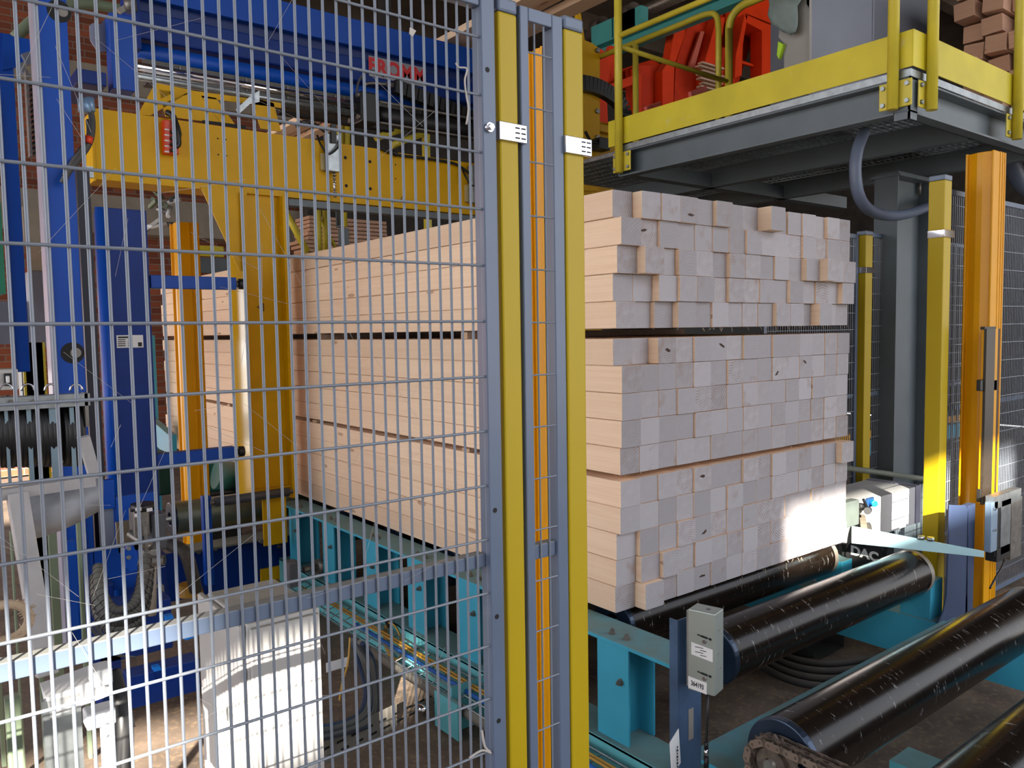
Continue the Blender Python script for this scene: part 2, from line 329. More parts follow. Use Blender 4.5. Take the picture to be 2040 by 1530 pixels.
# laths between the packs
lm=[mkmesh('lath',MB().box(0,1.5,0,.05,0,.0295),LATH),mkmesh('lath',MB().box(0,1.5,0,.06,0,.0148),LATH)]
for k,(z,ys,nm) in enumerate(((2.1235-.5-.0005+.0015,(.95,2.35,3.3,4.8),'upper'),(1.0795,(.6,.78,3.0,5.0),'bottom'))):
    pass
def laths(mesh,z,ys,where):
    for i,y in enumerate(ys):
        o=bpy.data.objects.new('spacer_lath',mesh); C.objects.link(o); o.location=(.0,y,z)
        o['label']='flat wooden lath %s, %s from the sawn ends'%(where,ORD[i]); o['category']='lath'; o['group']='spacer laths between timber packs'
laths(lm[0],1.097+.4963+.0002,(.95,2.5,4.0,5.4),'between upper and middle packs')
laths(lm[1],.58+.4963+.0004,(.95,2.6,4.2,5.5),'between middle and bottom packs')

# ------------------------------------------------------------------ rollers of the conveyor
def chain(mb_in,mb_out,cx,cy,cz,xs,r,a0,a1,pitch=.019):
    n=int(abs(a1-a0)*r/pitch)
    for i in range(n):
        a=a0+(a1-a0)*(i+.5)/n; c=Vector((xs,cy+math.cos(a)*r,cz+math.sin(a)*r)); t=Vector((0,-math.sin(a),math.cos(a)))
        for sx_ in (-.008,.008):
            off=.0022 if i%2 else 0
            q=c+Vector((sx_+math.copysign(off,sx_),0,0)); m_=(mb_in if i%2 else mb_out)
            m_.obox(q,(.0011,0,0),t*pitch*.62,t.cross(Vector((1,0,0)))*.0075)
        mb_in.tube(c-t*pitch*.5-Vector((.014,0,0)),c-t*pitch*.5+Vector((.014,0,0)),.0042,8)
def roller(x0,x1,y,rad,ztop,label,sprocket=True,m=BLKS,collar=True):
    zc=ztop-rad; t=thing('conveyor_roller',label,'roller',((x0+x1)/2,y,zc),'rollers of the conveyor')
    b=MB(); nseg=48
    b.tube((x0,y,zc),(x1,y,zc),rad,nseg,cap=False); b.ring((x0+.001,y,zc),(x0+.03,y,zc),rad*.995,rad*.3,32); b.ring((x1-.03,y,zc),(x1-.001,y,zc),rad*.995,rad*.3,32)
    put('roller_tube',b,m,t)
    b=MB(); b.ring((x1-.012,y,zc),(x1+.022,y,zc),rad*1.005,rad*.35,48); put('end_collar',b,mat('worn grey collar','8d8578',.5,metal=.3,var=.15),t,bev=.003)
    b=MB(); b.ring((x0-.014,y,zc),(x0+.012,y,zc),rad*1.02,rad*.4,48); put('end_flange',b,mat('dark blue steel','2d3a4c',.3,metal=.6,var=.2),t,bev=.004)
    put('axle',MB().tube((x0-.07,y,zc),(x1+.08,y,zc),.016,16),STL,t)
    if sprocket:
        b=MB(); n=22
        pts=[]
        for i in range(n*2):
            a=math.pi*i/n; r_=rad*(.76 if i%2 else .66); pts.append((x0-.045,y+math.cos(a)*r_,zc+math.sin(a)*r_))
        b.prism(pts,(.006,0,0)); b.ring((x0-.06,y,zc),(x0-.02,y,zc),rad*.42,.018,24); put('sprocket',b,CHN,t)
    return t
roller(.12,1.56,.15,.100,.578,'black roller under the sawn ends of the timber stack',False)
roller(.17,1.61,-.285,.103,.583,'scuffed black roller, nearest one in front of the timber stack',False)
RY=-.835
r2=roller(-.245,1.40,RY,.103,.588,'glossy black roller with exposed chain at its near left end',True)
roller(-.245,1.40,-1.235,.103,.588,'black roller cut by the bottom right corner of the view',False)
for i,y in enumerate((.68,1.23,1.78,2.33)): roller(.06,1.56,y,.1,.578,'black roller under the stack, %s behind the sawn end'%ORD[i],False)
# drive chain of the big roller
dc=thing('drive_chain','oily drive chain wrapped on the near end of the glossy roller','chain',(-.327,RY,.489))
A,B_=MB(),MB(); RR_=.062; zc2=.485; pth=[]
for k in range(60):
    a=math.radians(205-k*115/60); pth.append(Vector((0,RY+math.cos(a)*-RR_ if False else RY-math.cos(a)*RR_,zc2+math.sin(a)*RR_)))
pth=[Vector((0,RY+math.cos(math.radians(a))*RR_,zc2+math.sin(math.radians(a))*RR_)) for a in range(-40,96,3)]
pth=[Vector((0,RY+.062,zc2-.18)),Vector((0,RY+.062,zc2-.06))]+pth+[Vector((0,RY-.40,zc2+.062))]
tot=[];L_=0
for p,q in zip(pth,pth[1:]):
    n_=max(1,int((q-p).length/.002))
    for m_ in range(n_): tot.append(p.lerp(q,m_/n_))
acc=[tot[0]]
for p in tot:
    if (p-acc[-1]).length>=.0245: acc.append(p)
for i_,(p,q) in enumerate(zip(acc,acc[1:])):
    d=(q-p).normalized(); n_=d.cross(Vector((1,0,0)))
    for xs in (-.282,-.312):
        for sd in (-1,1):
            off=.0025 if i_%2 else 0; xx=xs+sd*(.0085+off); mb_=(B_ if i_%2 else A)
            c=(p+q)/2; e=.0123
            prof=[]
            for k in range(10):
                aa=math.pi*2*k/10; cx=math.copysign(e,math.cos(aa)) if abs(math.cos(aa))>.01 else 0
                prof.append(c+d*(math.cos(aa)*.010+(e if math.cos(aa)>.2 else -e if math.cos(aa)<-.2 else 0))+n_*(math.sin(aa)*.0105)+Vector((xx,0,0)))
            mb_.prism(prof,(.0016*sd,0,0))
    A.tube(p+Vector((-.325,0,0)),p+Vector((-.268,0,0)),.0042,8)
put('inner_links',A,CHN,dc,kind='stuff'); put('outer_links',B_,mat('outer link steel','8a7a6e',.38,metal=.6,var=.2),dc,kind='stuff')
put('chain_guide',MB().box(-.40,-.345,RY-.02,RY+.06,.34,.44),mat('bright turquoise','35b6cc',.4),thing('chain_guide_block','small bright turquoise guide block beside the exposed drive chain','guide',(-.39,RY,.36)),bev=.006)

# ------------------------------------------------------------------ turquoise conveyor frame
fr=thing('conveyor','turquoise steel side frame of the conveyor running beside the timber stack','conveyor frame',(-.08,1.2,0))
put('top_flange',MB().box(-.155,0,-.385,2.86,.545,.558),TUR,fr,bev=.001)
put('top_web',MB().box(-.02,-.008,-.385,2.86,.48,.545),TUR,fr)
put('lower_beam',MB().box(-.17,-.155,-.9,2.86,.02,.20).box(-.17,-.02,-.9,2.86,.19,.202).box(-.17,-.02,-.9,2.86,.0,.012),TURL,fr,bev=.001)
posts=[-.10,.30,.77,1.21,1.67,2.17,2.66]
stub=mkmesh('stub',MB().box(-.145,-.137,-.075,.075,.202,.545).box(-.02,-.012,-.075,.075,.202,.545).box(-.137,-.02,-.006,.006,.202,.545),TUR)
for y in posts:
    o=bpy.data.objects.new('support_post',stub); C.objects.link(o); o.parent=fr; o.location=Vector((0,y,0))-wpos(fr)
bolt=mkmesh('bolt',MB().tube((0,0,0),(0,0,.004),.013,12).tube((0,0,.004),(0,0,.015),.0095,6).tube((0,0,.015),(0,0,.022),.005,8),STL)
for y in posts:
    for k,dx,dy in ((0,-.11,-.035),(1,-.11,.035)):
        o=bpy.data.objects.new('bolt',bolt); C.objects.link(o); o.parent=fr; o.location=Vector((dx,y+dy,.558))-wpos(fr)
    o=bpy.data.objects.new('bolt',bolt); C.objects.link(o); o.parent=fr; o.rotation_euler=(0,-math.pi/2,0); o.location=Vector((-.145,y-.04,.42))-wpos(fr)
# chains hanging between the posts
for i,y in enumerate(posts):
    ch=thing('roller_chain','dirty roller chain loop behind the %s turquoise post from the near end'%ORD[i],'chain',(.03,y+.16,.2),'chains inside the conveyor frame')
    b=MB()
    for k in range(34):
        zz=.50-k*.0125; xx=.03+.006*math.sin(k*.9); yy=y+.16+.012*math.sin(k*.33)
        b.obox((xx+(.004 if k%2 else -.004),yy,zz),(.003,0,0),(0,.013,0),(0,0,.0085)); b.tube((xx-.014,yy,zz),(xx+.014,yy,zz),.005,6)
        b.obox((xx+(.004 if k%2 else -.004),yy+.06,zz),(.003,0,0),(0,.013,0),(0,0,.0085)); b.tube((xx-.014,yy+.06,zz),(xx+.014,yy+.06,zz),.005,6)
    put('chain_links',b,CHN if i<2 else DRK,ch,kind='stuff')
# cross beam and right hand frame
xb=thing('roller_support','dusty turquoise cross beam lying between the two front rollers','support',(.8,-.52,0))
put('beam_flange',MB().box(-.155,1.60,-.60,-.44,.288,.30),TUR,xb); put('beam_web',MB().box(-.155,1.60,-.525,-.515,.12,.288),TUR,xb); put('beam_foot_flange',MB().box(-.155,1.60,-.60,-.44,.108,.12),TUR,xb)
rf=thing('conveyor','turquoise steel frame carrying the right ends of the rollers','conveyor frame',(1.68,-.3,0))
put('lower_web',MB().box(1.62,1.635,-2.2,3,.08,.26),TUR,rf); put('lower_flange',MB().box(1.62,1.76,-2.2,3,.26,.272),TUR,rf)
for y,z1 in ((-.30,.45),(-.85,.45),(-1.25,.45),(.13,.45)):
    put('bearing_post',MB().box(1.63,1.75,y-.07,y+.07,.272,z1),TUR,rf,bev=.003)
put('far_flange',MB().box(1.62,1.76,.37,3,.545,.557),TUR,rf)
put('far_web',MB().box(1.62,1.632,.37,3,.272,.545),TUR,rf)
for y in (-.75,1.2): put('foot_leg',MB().box(.62,.76,y-.06,y+.06,0,.108) if y<0 else MB().box(1.63,1.75,y-.06,y+.06,0,.08),TURL,rf)

# ------------------------------------------------------------------ near safety fence
YF=-.83
vw=mkmesh('vertical_wire',MB().tube((0,0,0),(0,0,1),.0024,8),GALV); GALW=mat('grey coated wire','7b828d',.45,metal=.2,var=.06,dust=.3); vw.materials[0]=GALW
hwm={}
def hw(l):
    l=round(l,3)
    if l not in hwm: hwm[l]=mkmesh('horizontal_wire',MB().tube((0,0,0),(l,0,0),.0024,8),GALW)
    return hwm[l]
fp=thing('safety_fence','grey wire mesh safety fence panel filling the left half of the view','fence',(-1.9,YF,.1))
base=wpos(fp)
x=-1.2; k=0
while x>-2.75:
    o=bpy.data.objects.new('vertical_wire',vw); C.objects.link(o); o.parent=fp; o.location=Vector((x,YF,.2))-base; o.scale=(1,1,2.0); x-=.0229; k+=1
zs=[2.147-.1007*i for i in range(20)]
for z in zs:
    o=bpy.data.objects.new('horizontal_wire',hw(1.57)); C.objects.link(o); o.parent=fp; o.location=Vector((-2.77,YF-.004,z))-base
put('stile',MB().box(-1.202,-1.172,YF-.012,YF+.018,.1,2.245),GRY,fp,bev=.002)
put('stile_far',MB().box(-2.79,-2.76,YF-.012,YF+.018,.1,2.245),GRY,fp,bev=.002)
put('top_rail',MB().box(-2.76,-1.202,YF-.008,YF+.014,2.2,2.225),GRY,fp,bev=.002)
put('bottom_rail',MB().box(-2.76,-1.202,YF-.008,YF+.014,.1,.125),GRY,fp)
put('middle_rail',MB().box(-2.76,-1.202,YF+.003,YF+.028,1.188,1.213),GRY,fp,bev=.0015)
HOLE=mat('plug hole','0c0c0e',.7)
for z in (P(961,142,Y=YF).z,P(965,1017,Y=YF).z,P(972,1228,Y=YF).z,P(976,1435,Y=YF).z):
    put('plug_hole',MB().tube((-1.190,YF-.0125,z),(-1.190,YF-.006,z),.0048,12),HOLE,fp)
bz=P(963,257,Y=YF).z
put('fixing_bolt',MB().tube((-1.19,YF-.018,bz),(-1.19,YF-.006,bz),.0085,16).tube((-1.19,YF-.024,bz),(-1.19,YF-.016,bz),.006,6),CHR,fp)
def fpost(x0,x1,label,caph,cz):
    t=thing('fence_post',label,'fence post',((x0+x1)/2,YF+.02,.0),'yellow square posts of the near fence')
    put('post_tube',MB().box(x0,x1,YF-.006,YF+.042,0,caph-.022),YEL,t,bev=.004); put('post_cap',MB().box(x0-.001,x1+.001,YF-.007,YF+.043,caph-.022,caph+.004),GRY,t,bev=.005)
    z=cz; put('hinge_clamp',MB().box(x0-.004,x1+.016,YF-.012,YF-.006,z-.017,z+.017).box(x0-.005,x0-.001,YF-.012,YF+.03,z-.017,z+.017),CHR,t,bev=.0015)
    for dz in (-.009,0,.009):
        put('clamp_slot',MB().box(x1-.012,x1-.002,YF-.0128,YF-.0118,z+dz-.0012,z+dz+.0012).box(x1+.002,x1+.012,YF-.0128,YF-.0118,z+dz-.0012,z+dz+.0012),HOLE,t)
    return t
fpost(-1.160,-1.116,'yellow square fence post right beside the wide mesh panel',2.225,P(1010,262,Y=YF-.01).z)
fpost(-1.000,-.950,'yellow square fence post on the right of the narrow mesh panel',2.228,P(1145,290,Y=YF-.01).z)
npn=thing('narrow_safety_fence','narrow grey mesh panel with two upright wires between yellow posts','fence',(-1.055,YF,.1)); base=wpos(npn)
put('stile',MB().box(-1.108,-1.088,YF-.005,YF+.02,.1,2.225),GRY,npn,bev=.002); put('stile_right',MB().box(-1.030,-1.003,YF-.005,YF+.02,.1,2.225),GRY,npn,bev=.002)
put('top_rail',MB().box(-1.088,-1.03,YF-.005,YF+.02,2.2,2.225),GRY,npn,bev=.002); put('middle_rail',MB().box(-1.088,-1.03,YF+.002,YF+.024,1.178,1.207),GRY,npn,bev=.002)
for x in (-1.0705,-1.0475):
    o=bpy.data.objects.new('vertical_wire',vw); C.objects.link(o); o.parent=npn; o.location=Vector((x,YF,.2))-base; o.scale=(.8,.8,2.0)
for z in zs:
    o=bpy.data.objects.new('horizontal_wire',hw(.06)); C.objects.link(o); o.parent=npn; o.location=Vector((-1.088,YF-.002,z-.003))-base; o.scale=(1,.7,.7)
# light curtain columns (mirror housings) either side of the conveyor opening
def curtain(x,y,ztop,label,z0=.05,slot=True,wd=.09,dp=.13):
    t=thing('light_curtain',label,'column',(x,y,0),'amber extruded safety columns')
    w2=wd
    # extrusion: rounded front facing -X, ribbed edges
    pr=[(-w2,-dp*.5),(-w2,-dp*.42),(-w2*.8,-dp*.40),(-w2*.95,-dp*.1),(-w2*.95,dp*.1),(-w2*.8,dp*.40),(-w2,dp*.42),(-w2,dp*.5),(w2*.4,dp*.5),(w2*.4,-dp*.5)]
    put('housing',MB().prism([(x+a,y+b,z0) for a,b in pr][::-1],(0,0,ztop-z0)),AYEL,t,bev=.003)
    b=MB()
    for k in (-.47,-.435): b.box(x-w2*.9,x+w2*.42,y+dp*k-.0015,y+dp*k+.0015,z0,ztop)
    for k in (-.30,.0,.25): b.box(x+w2*k,x+w2*(k+.12),y-dp*.52,y-dp*.5,z0,ztop)
    put('ribs',b,AYEL,t)
    return t
qk=P(1976,306,Y=-.33); curtain(qk.x+.01,-.31,qk.z,'tall amber light curtain column at the right edge near the rollers',wd=.10,dp=.13)
curtain(-.70,-.44,2.33,'amber column glimpsed behind the narrow mesh panel',wd=.045,dp=.05)
curtain(-.47,3.45,2.36,'amber column with rounded front behind the yellow press arm',z0=0,wd=.10,dp=.16)

# ------------------------------------------------------------------ strapping machine on the left
def px(mb,a,b,Y,d,): # box between two picture points on the plane y=Y, d deep
    p=P(a[0],a[1],Y=Y); q=P(b[0],b[1],Y=Y); return mb.box(p.x,q.x,Y,Y+d,q.z,p.z)
def poly(mb,pts,Y,d): return mb.prism([P(a,b,Y=Y) for a,b in pts],(0,d,0))
YG=2.75
gz0=P(700,405,Y=YG).z; gz1=P(300,231,Y=YG).z; gz2=P(850,312,Y=YG).z
gx0=P(188,280,Y=YG).x; gxm=P(757,300,Y=YG).x
gan=thing('strapping_gantry','yellow steel gantry beam of the strapping machine crossing over the timber','gantry',(.4,YG,0))
put('front_plate',MB().prism([(gx0,YG,gz0),(1.75,YG,gz0),(1.75,YG,gz2),(gxm,YG,gz2),(gxm,YG,gz1),(gx0,YG,gz1)],(0,.012,0)),MYEL,gan,bev=.002)
put('back_plate',MB().box(gx0,1.75,YG+.22,YG+.232,gz0,gz2),MYEL,gan)
put('bottom_flange',MB().box(gx0,1.75,YG+.012,YG+.232,gz0,gz0+.012),MYEL,gan)
put('end_plate',MB().box(gx0-.012,gx0,YG-.003,YG+.232,gz0-.01,gz1-.02),MYEL,gan)
put('ledge_plate',MB().box(gxm,1.75,YG+.012,YG+.232,gz2-.03,gz2-.018),MYEL,gan)
b=MB()
for x,y in ((688,314),(737,322),(690,370),(738,376)): q=P(x,y,Y=YG-.001); b.tube(q,q+Vector((0,.002,0)),.011,12)
for x,y in ((434,276),(450,278),(435,308),(451,310),(788,328),(788,356)): q=P(x,y,Y=YG-.001); b.tube(q,q+Vector((0,.002,0)),.005,10)
put('drilled_holes',b,HOLE,gan)
put('slot',poly(MB(),[(403,239),(490,250),(490,257),(403,245)],YG-.001,.002),HOLE,gan)
# brackets above the beam
b=MB()
for pts in ([(310,165),(385,180),(300,230),(275,228)],[(345,175),(560,205),(560,215),(345,187)],[(400,190),(430,195),(470,250),(440,245)],[(500,195),(545,205),(560,262),(520,256)],[(316,178),(400,192),(440,246),(330,232)]):
    poly(b,pts,YG+.04,.01)
put('gusset_bracket',b,MYEL,gan)
put('reflector_blade',poly(MB(),[(470,218),(498,192),(517,180),(517,203),(498,207),(475,228)],YG-.08,.004),GALV,gan)
# grey guide rail just under the beam, springs and sensor blocks
put('guide_rail',MB().box(P(571,400,Y=YG).x,1.7,YG-.03,YG+.04,gz0-.055,gz0-.012),GRY2,gan,bev=.003)
for (sx_,sy_) in ((662,255),(950,318)):
    sb=thing('spring_sensor_block','grey spring-loaded sensor block on the yellow gantry, %s'%('nearer its middle' if sx_<800 else 'beside the fence stile'),'sensor',P(sx_,sy_,Y=YG-.06))
    px(b:=MB(),(sx_-10,sy_+10),(sx_+15,sy_+88),YG-.07,.06); put('block',b,GALV,sb,bev=.004)
    px(b:=MB(),(sx_-22,sy_+50),(sx_+2,sy_+86),YG-.02,.02); put('mounting_plate',b,mat('pale cream plate','b9aa78',.5),sb)
    q=P(sx_+3,sy_+88,Y=YG-.04); b=MB()
    put('plunger',MB().tube(q,q-Vector((0,0,.16)),.007,8),CHR,sb)
    pts=[q+Vector((math.cos(t)*.013,math.sin(t)*.013,-t*.0035)) for t in [i*.6 for i in range(76)]]
    put('spring',MB().path(pts,.0028,6),CHR,sb)
    px(b:=MB(),(sx_-2,sy_-8),(sx_+9,sy_+30),YG-.09,.02); put('sensor_head',b,BLK,sb)
    pts=spline([P(sx_-30,sy_+15,Y=YG-.03),P(sx_-22,sy_+35,Y=YG-.08),P(sx_-8,sy_+52,Y=YG-.1),P(sx_+10,sy_+40,Y=YG-.1),P(sx_+16,sy_+22,Y=YG-.08)])
    put('loop_cable',MB().path(pts,.007,6),BLK,sb)
cb=thing('gantry_cable','black cable tied along the ledge of the yellow gantry','cable',P(850,315,Y=YG-.01))
put('cable',MB().path(spline([P(757,295,Y=YG-.02),P(790,308,Y=YG-.02),P(850,316,Y=YG-.02),P(905,326,Y=YG-.02),P(935,345,Y=YG-.03),P(955,356,Y=YG-.03)]),.010,8),BLK,cb)
put('cable_tie',MB().path(spline([P(783,303,Y=YG-.02),P(791,309,Y=YG-.02)]),.016,8),BLK,cb)
cb=thing('looped_cable','black cable loop standing above the yellow gantry plate','cable',P(620,250,Y=YG+.05))
put('cable',MB().path(spline([P(590,252,Y=YG+.05),P(605,243,Y=YG+.05),P(625,247,Y=YG+.05),P(648,262,Y=YG+.02)]),.012,8),BLK,cb)
# red junction box
jb=thing('junction_box','small orange-red cable junction box with white tags on the yellow gantry','junction box',P(336,300,Y=YG-.05))
px(b:=MB(),(326,237),(357,308),YG-.06,.06); put('housing',b,ORG,jb,bev=.006)
for k in range(5): px(b:=MB(),(328,256+k*11),(337,260+k*11),YG-.063,.004); put('white_tag',b,WHT,jb)
for k in range(4):
    q=P(342,264+k*12,Y=YG-.06); put('cable_gland',MB().tube(q,q-Vector((-.01,.03,.0)),.012,8),BLK,jb)
put('cable_bunch',MB().path(spline([P(333,224,Y=YG-.02),P(345,232,Y=YG-.06),P(352,260,Y=YG-.09),P(355,285,Y=YG-.09),P(350,292,Y=YG-.09)]),.017,8).path(spline([P(336,222,Y=YG-.02),P(350,240,Y=YG-.08),P(358,270,Y=YG-.09),P(345,288,Y=YG-.09)]),.010,8),BLK,jb)
# warning triangles
def tri(cx,cy,s,Y,rot,par):
    q=P(cx,cy,Y=Y); A=[]
    for k in range(3):
        a=math.radians(90+120*k+rot); A.append((math.cos(a)*s,math.sin(a)*s))
    b=MB()
    for k in range(3):
        a1,a2=A[k],A[(k+1)%3]; b.bar(q+Vector((a1[0],-.001,a1[1])),q+Vector((a2[0],-.001,a2[1])),.004,.002,(0,1,0))
    b.bar(q+Vector((-.006,-.001,-.006)),q+Vector((.008,-.001,.004)),.006,.002,(0,1,0))
    put('warning_triangle',b,INK,par)
tri(803,396,.024,YG,0,gan)
# press arm
arm=thing('press_arm','yellow vertical press arm standing against the side of the timber stack','press arm',P(530,1080,Y=YG))
xa,xb_,xc=P(492,700,Y=YG).x,P(560,700,Y=YG).x,P(579,700,Y=YG).x
zt=gz0; zb=P(540,1082,Y=YG).z; zm=P(540,990,Y=YG).z
put('web_plate',MB().box(xa,xc-.03,YG+.03,YG+.042,zm,zt),MYEL,arm)
put('left_flange',MB().box(xa-.012,xa,YG-.04,YG+.25,zm+.0,zt),mat('glossy machine yellow','c9a01c',.14,var=.04,coat=.9),arm,bev=.002)
put('right_flange',MB().box(xc-.035,xc,YG-.04,YG+.17,zm-.02,zt),MYEL,arm,bev=.003)
put('stiffener',MB().box(xa,xc-.03,YG-.02,YG+.03,zm+.05,zm+.06),MYEL,arm)
put('foot_plate',MB().box(P(517,1000,Y=YG).x,P(564,1000,Y=YG).x,YG-.05,YG-.038,zb,zm+.05),MYEL,arm,bev=.002)
q=P(520,1078,Y=YG-.052); put('foot_bolt',MB().tube(q,q+Vector((0,-.01,0)),.014,12),STL,arm)
put('gusset',poly(MB(),[(400,372),(492,380),(492,540),(478,540)],YG-.01,.012),MYEL,arm)
tri(521,612,.026,YG+.029,90,arm)
# thin dark pressure roller and its blue lever
lv=thing('pressure_roller','thin dark pressure roller held between a blue bar and the yellow arm foot','roller',P(500,990,Y=YG-.1))
p0,p1=P(428,1000,Y=YG-.1),P(575,980,Y=YG-.1); p1.z=p0.z=(p0.z+p1.z)/2
put('roller_tube',MB().tube(p0,p1,.027,20),mat('dark grey plastic','4a4a4e',.45),lv)
for q,d in ((p0,-1),(p1,1)): put('end_bolt',MB().tube(q,q+Vector((d*.025,0,0)),.014,10),STL,lv)
px(b:=MB(),(404,990),(428,1165),YG-.08,.05); put('lever_bar',b,BLU,lv,bev=.003)
# galvanised roller and blue base channel
gr=roller(P(343,1040,Y=3.12).x,1.56,3.12,.10,.60,'wide dull galvanised roller under the far part of the timber',False,m=mat('galvanised roller','6f7a70',.35,metal=.6,var=.2,scale=12))
bc=thing('strapping_machine','blue steel base channel of the strapping machine below the galvanised roller','machine base',P(480,1165,Y=2.9))
z0,z1=P(480,1160,Y=2.9).z,P(480,1078,Y=2.9).z
put('base_web',MB().box(P(400,1120,Y=2.9).x-.55,.05,2.9,2.915,z0-.03,z1),BLUD,bc); put('base_flange',MB().box(P(400,1120,Y=2.9).x-.1,.0,2.82,3.0,z1,z1+.012),mat('dusty grey metal','757468',.7,dust=.5),bc)
for x,y in ((395,1099),(428,1093),(555,1088)): q=P(x,y,Y=2.9); put('bolt',MB().tube(q,q-Vector((0,.015,0)),.013,8),STL,bc)
px(b:=MB(),(520,1135),(582,1160),2.88,.3); put('yellow_foot',b,MYEL,bc)
put('yellow_foot_cap',MB().tube(P(378,1185,Y=2.6),P(378,1162,Y=2.6),.075,20,r2=.06),mat('dull ochre paint','a87d22',.5),bc,bev=.004)
# small grey switch box and motor near the conveyor start
sw=thing('switch_box','small grey switch box on a stalk in front of the turquoise post','switch box',P(590,1160,Y=2.3))
px(b:=MB(),(576,1124),(600,1168),2.25,.09); put('housing',b,mat('mid grey plastic','6f7074',.5),sw,bev=.004)
q=P(630,1130,Y=2.3); put('flexible_joint',MB().tube(q-Vector((.08,0,0)),q+Vector((.02,0,0)),.018,10).tube(q,q+Vector((.06,0,0)),.045,16),STL,sw)
# blue columns
def column(a0,a1,Y,z0,z1,label,mm=BLU,d=.2,ypx=600):
    x0,x1=P(a0,ypx,Y=Y).x,P(a1,ypx,Y=Y).x; t=thing('machine_upright',label,'upright',((x0+x1)/2,Y,z0)); put('column_tube',MB().box(x0,x1,Y,Y+d,z0,z1),mm,t,bev=.004); return t,x0,x1
c1,x0,x1=column(105,163,2.0,.15,4.6,'blue machine column with a round hole, second upright from the left edge',d=.12)
put('lit_edge_strip',MB().box(x0-.02,x0-.002,1.99,2.1,.15,4.6),mat('lavender grey edge','9d9dae',.4,metal=.3),c1)  # light on the column's side face, painted as a lavender strip
for x,y in ((145,703),(118,22)):
    q=P(x,y,Y=1.997); put('round_hole',MB().tube(q,q+Vector((0,.004,0)),.047,28),HOLE,c1); put('hole_insert',MB().tube(q+Vector((.012,-.002,0)),q+Vector((.012,.0,0)),.022,16),STL,c1)
px(b:=MB(),(178,340),(204,1350),2.12,.03); put('gap_shade',b,mat('near black blue','0a1228',.5),c1)  # near-black plate painted in for the shade of the gap between uprights
c2,x0,x1=column(212,300,2.45,.25,2.28,'broad blue column with a white rating plate, third upright from the left',mm=BLUD,d=.22)
put('rounded_corner',MB().tube((x0-.0,2.47,.25),(x0,2.47,2.28),.03,16),BLU,c2)
px(b:=MB(),(232,668),(286,692),2.444,.004); put('rating_plate',b,WHT,c2)
b=MB()
for k in range(4): px(b,(235,676+k*4),(250,677.5+k*4),2.442,.001); px(b,(255,676+k*4),(262,677.5+k*4),2.442,.001)
px(b,(235,670.5),(256,673.5),2.442,.001); px(b,(275,682),(283,690),2.442,.001)
o=put('plate_print',b,INK,c2,kind='stuff')
# upper machine column (front) hanging part
c3,x0,x1=column(222,267,2.2,P(240,178,Y=2.2).z,P(240,28,Y=2.2).z,'short blue upright block hanging above the left end of the gantry',d=.1,ypx=120)
c4,x0,x1=column(10,42,2.4,P(20,742,Y=2.4).z,P(20,68,Y=2.4).z,'narrow blue column nearest the left edge of the view',d=.06,ypx=400)
put('head_plate',poly(MB(),[(5,68),(80,82),(38,132),(5,140)],2.39,.02),BLU,c4)
put('white_edge',MB().box(x0-.006,x0-.001,2.39,2.42,P(20,742,Y=2.4).z,P(20,200,Y=2.4).z),WHC,c4)
# pushers
for (ya,yb,lab) in ((551,576,'upper blue horizontal pusher with a black rubber tip against the yellow arm'),(897,922,'lower blue horizontal pusher with a black rubber tip against the yellow arm')):
    t=thing('pusher_arm',lab,'pusher',P(380,ya+12,Y=2.5)); za,zb2=P(380,ya,Y=2.5).z,P(380,yb,Y=2.5).z
    x0,x1=P(296,ya,Y=2.5).x,P(466,ya,Y=2.5).x
    put('square_tube',MB().box(x0,x1,2.46,2.53,zb2,za),BLU,t,bev=.003)
    put('plunger',MB().tube((x1,2.495,(za+zb2)/2),(x1+.02,2.495,(za+zb2)/2),.018,12),STL,t); put('rubber_tip',MB().tube((x1+.02,2.495,(za+zb2)/2),(x1+.055,2.495,(za+zb2)/2),.03,20),BLK,t,bev=.004)
# big blue top beam with the sign
YB=2.95
tz1=P(557,0,Y=YB).z; tz0=P(700,178,Y=YB).z; xl=P(275,60,Y=YB).x
tb=thing('strapping_unit','large blue folded beam with the red and grey makers sign above the gantry','beam',(.6,YB,tz0))
put('upper_plate',MB().box(xl,2.3,YB,YB+.3,P(700,90,Y=YB).z,tz1),BLU,tb,bev=.004)
put('recess_plate',MB().box(xl,2.3,YB+.06,YB+.28,P(700,112,Y=YB).z,P(700,90,Y=YB).z),mat('shaded blue recess','082a6a',.5),tb)  # shade of the recess put into this deeper blue
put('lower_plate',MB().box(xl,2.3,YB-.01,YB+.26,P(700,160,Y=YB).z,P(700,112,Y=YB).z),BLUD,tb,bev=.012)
put('rounded_lip',MB().tube((xl,YB+.03,tz0+.0),(2.3,YB+.03,tz0),.045,16),BLU,tb)
put('left_end_plate',MB().box(xl-.02,xl,YB-.06,YB+.3,P(300,90,Y=YB).z-.05,tz1),BLUD,tb)
q0,q1=P(737,118,Y=YB-.02),P(848,168,Y=YB-.02); zc_=(P(737,140,Y=YB).z+P(848,147,Y=YB).z)/2; h_=P(790,122,Y=YB).z-P(790,160,Y=YB).z
sc=P(792,143,Y=YB-.02); sw_=q1.x-q0.x
put('sign_plate',MB().box(sc.x-sw_/2,sc.x+sw_/2,YB-.022,YB-.012,sc.z-.068,sc.z+.068),mat('sign grey','8d8f98',.5),tb)
text('FROMM',.135,REDI,tb,Vector((sc.x,YB-.0235,sc.z)),(1,0,0),(0,0,1),sx=.98,bold=.006)
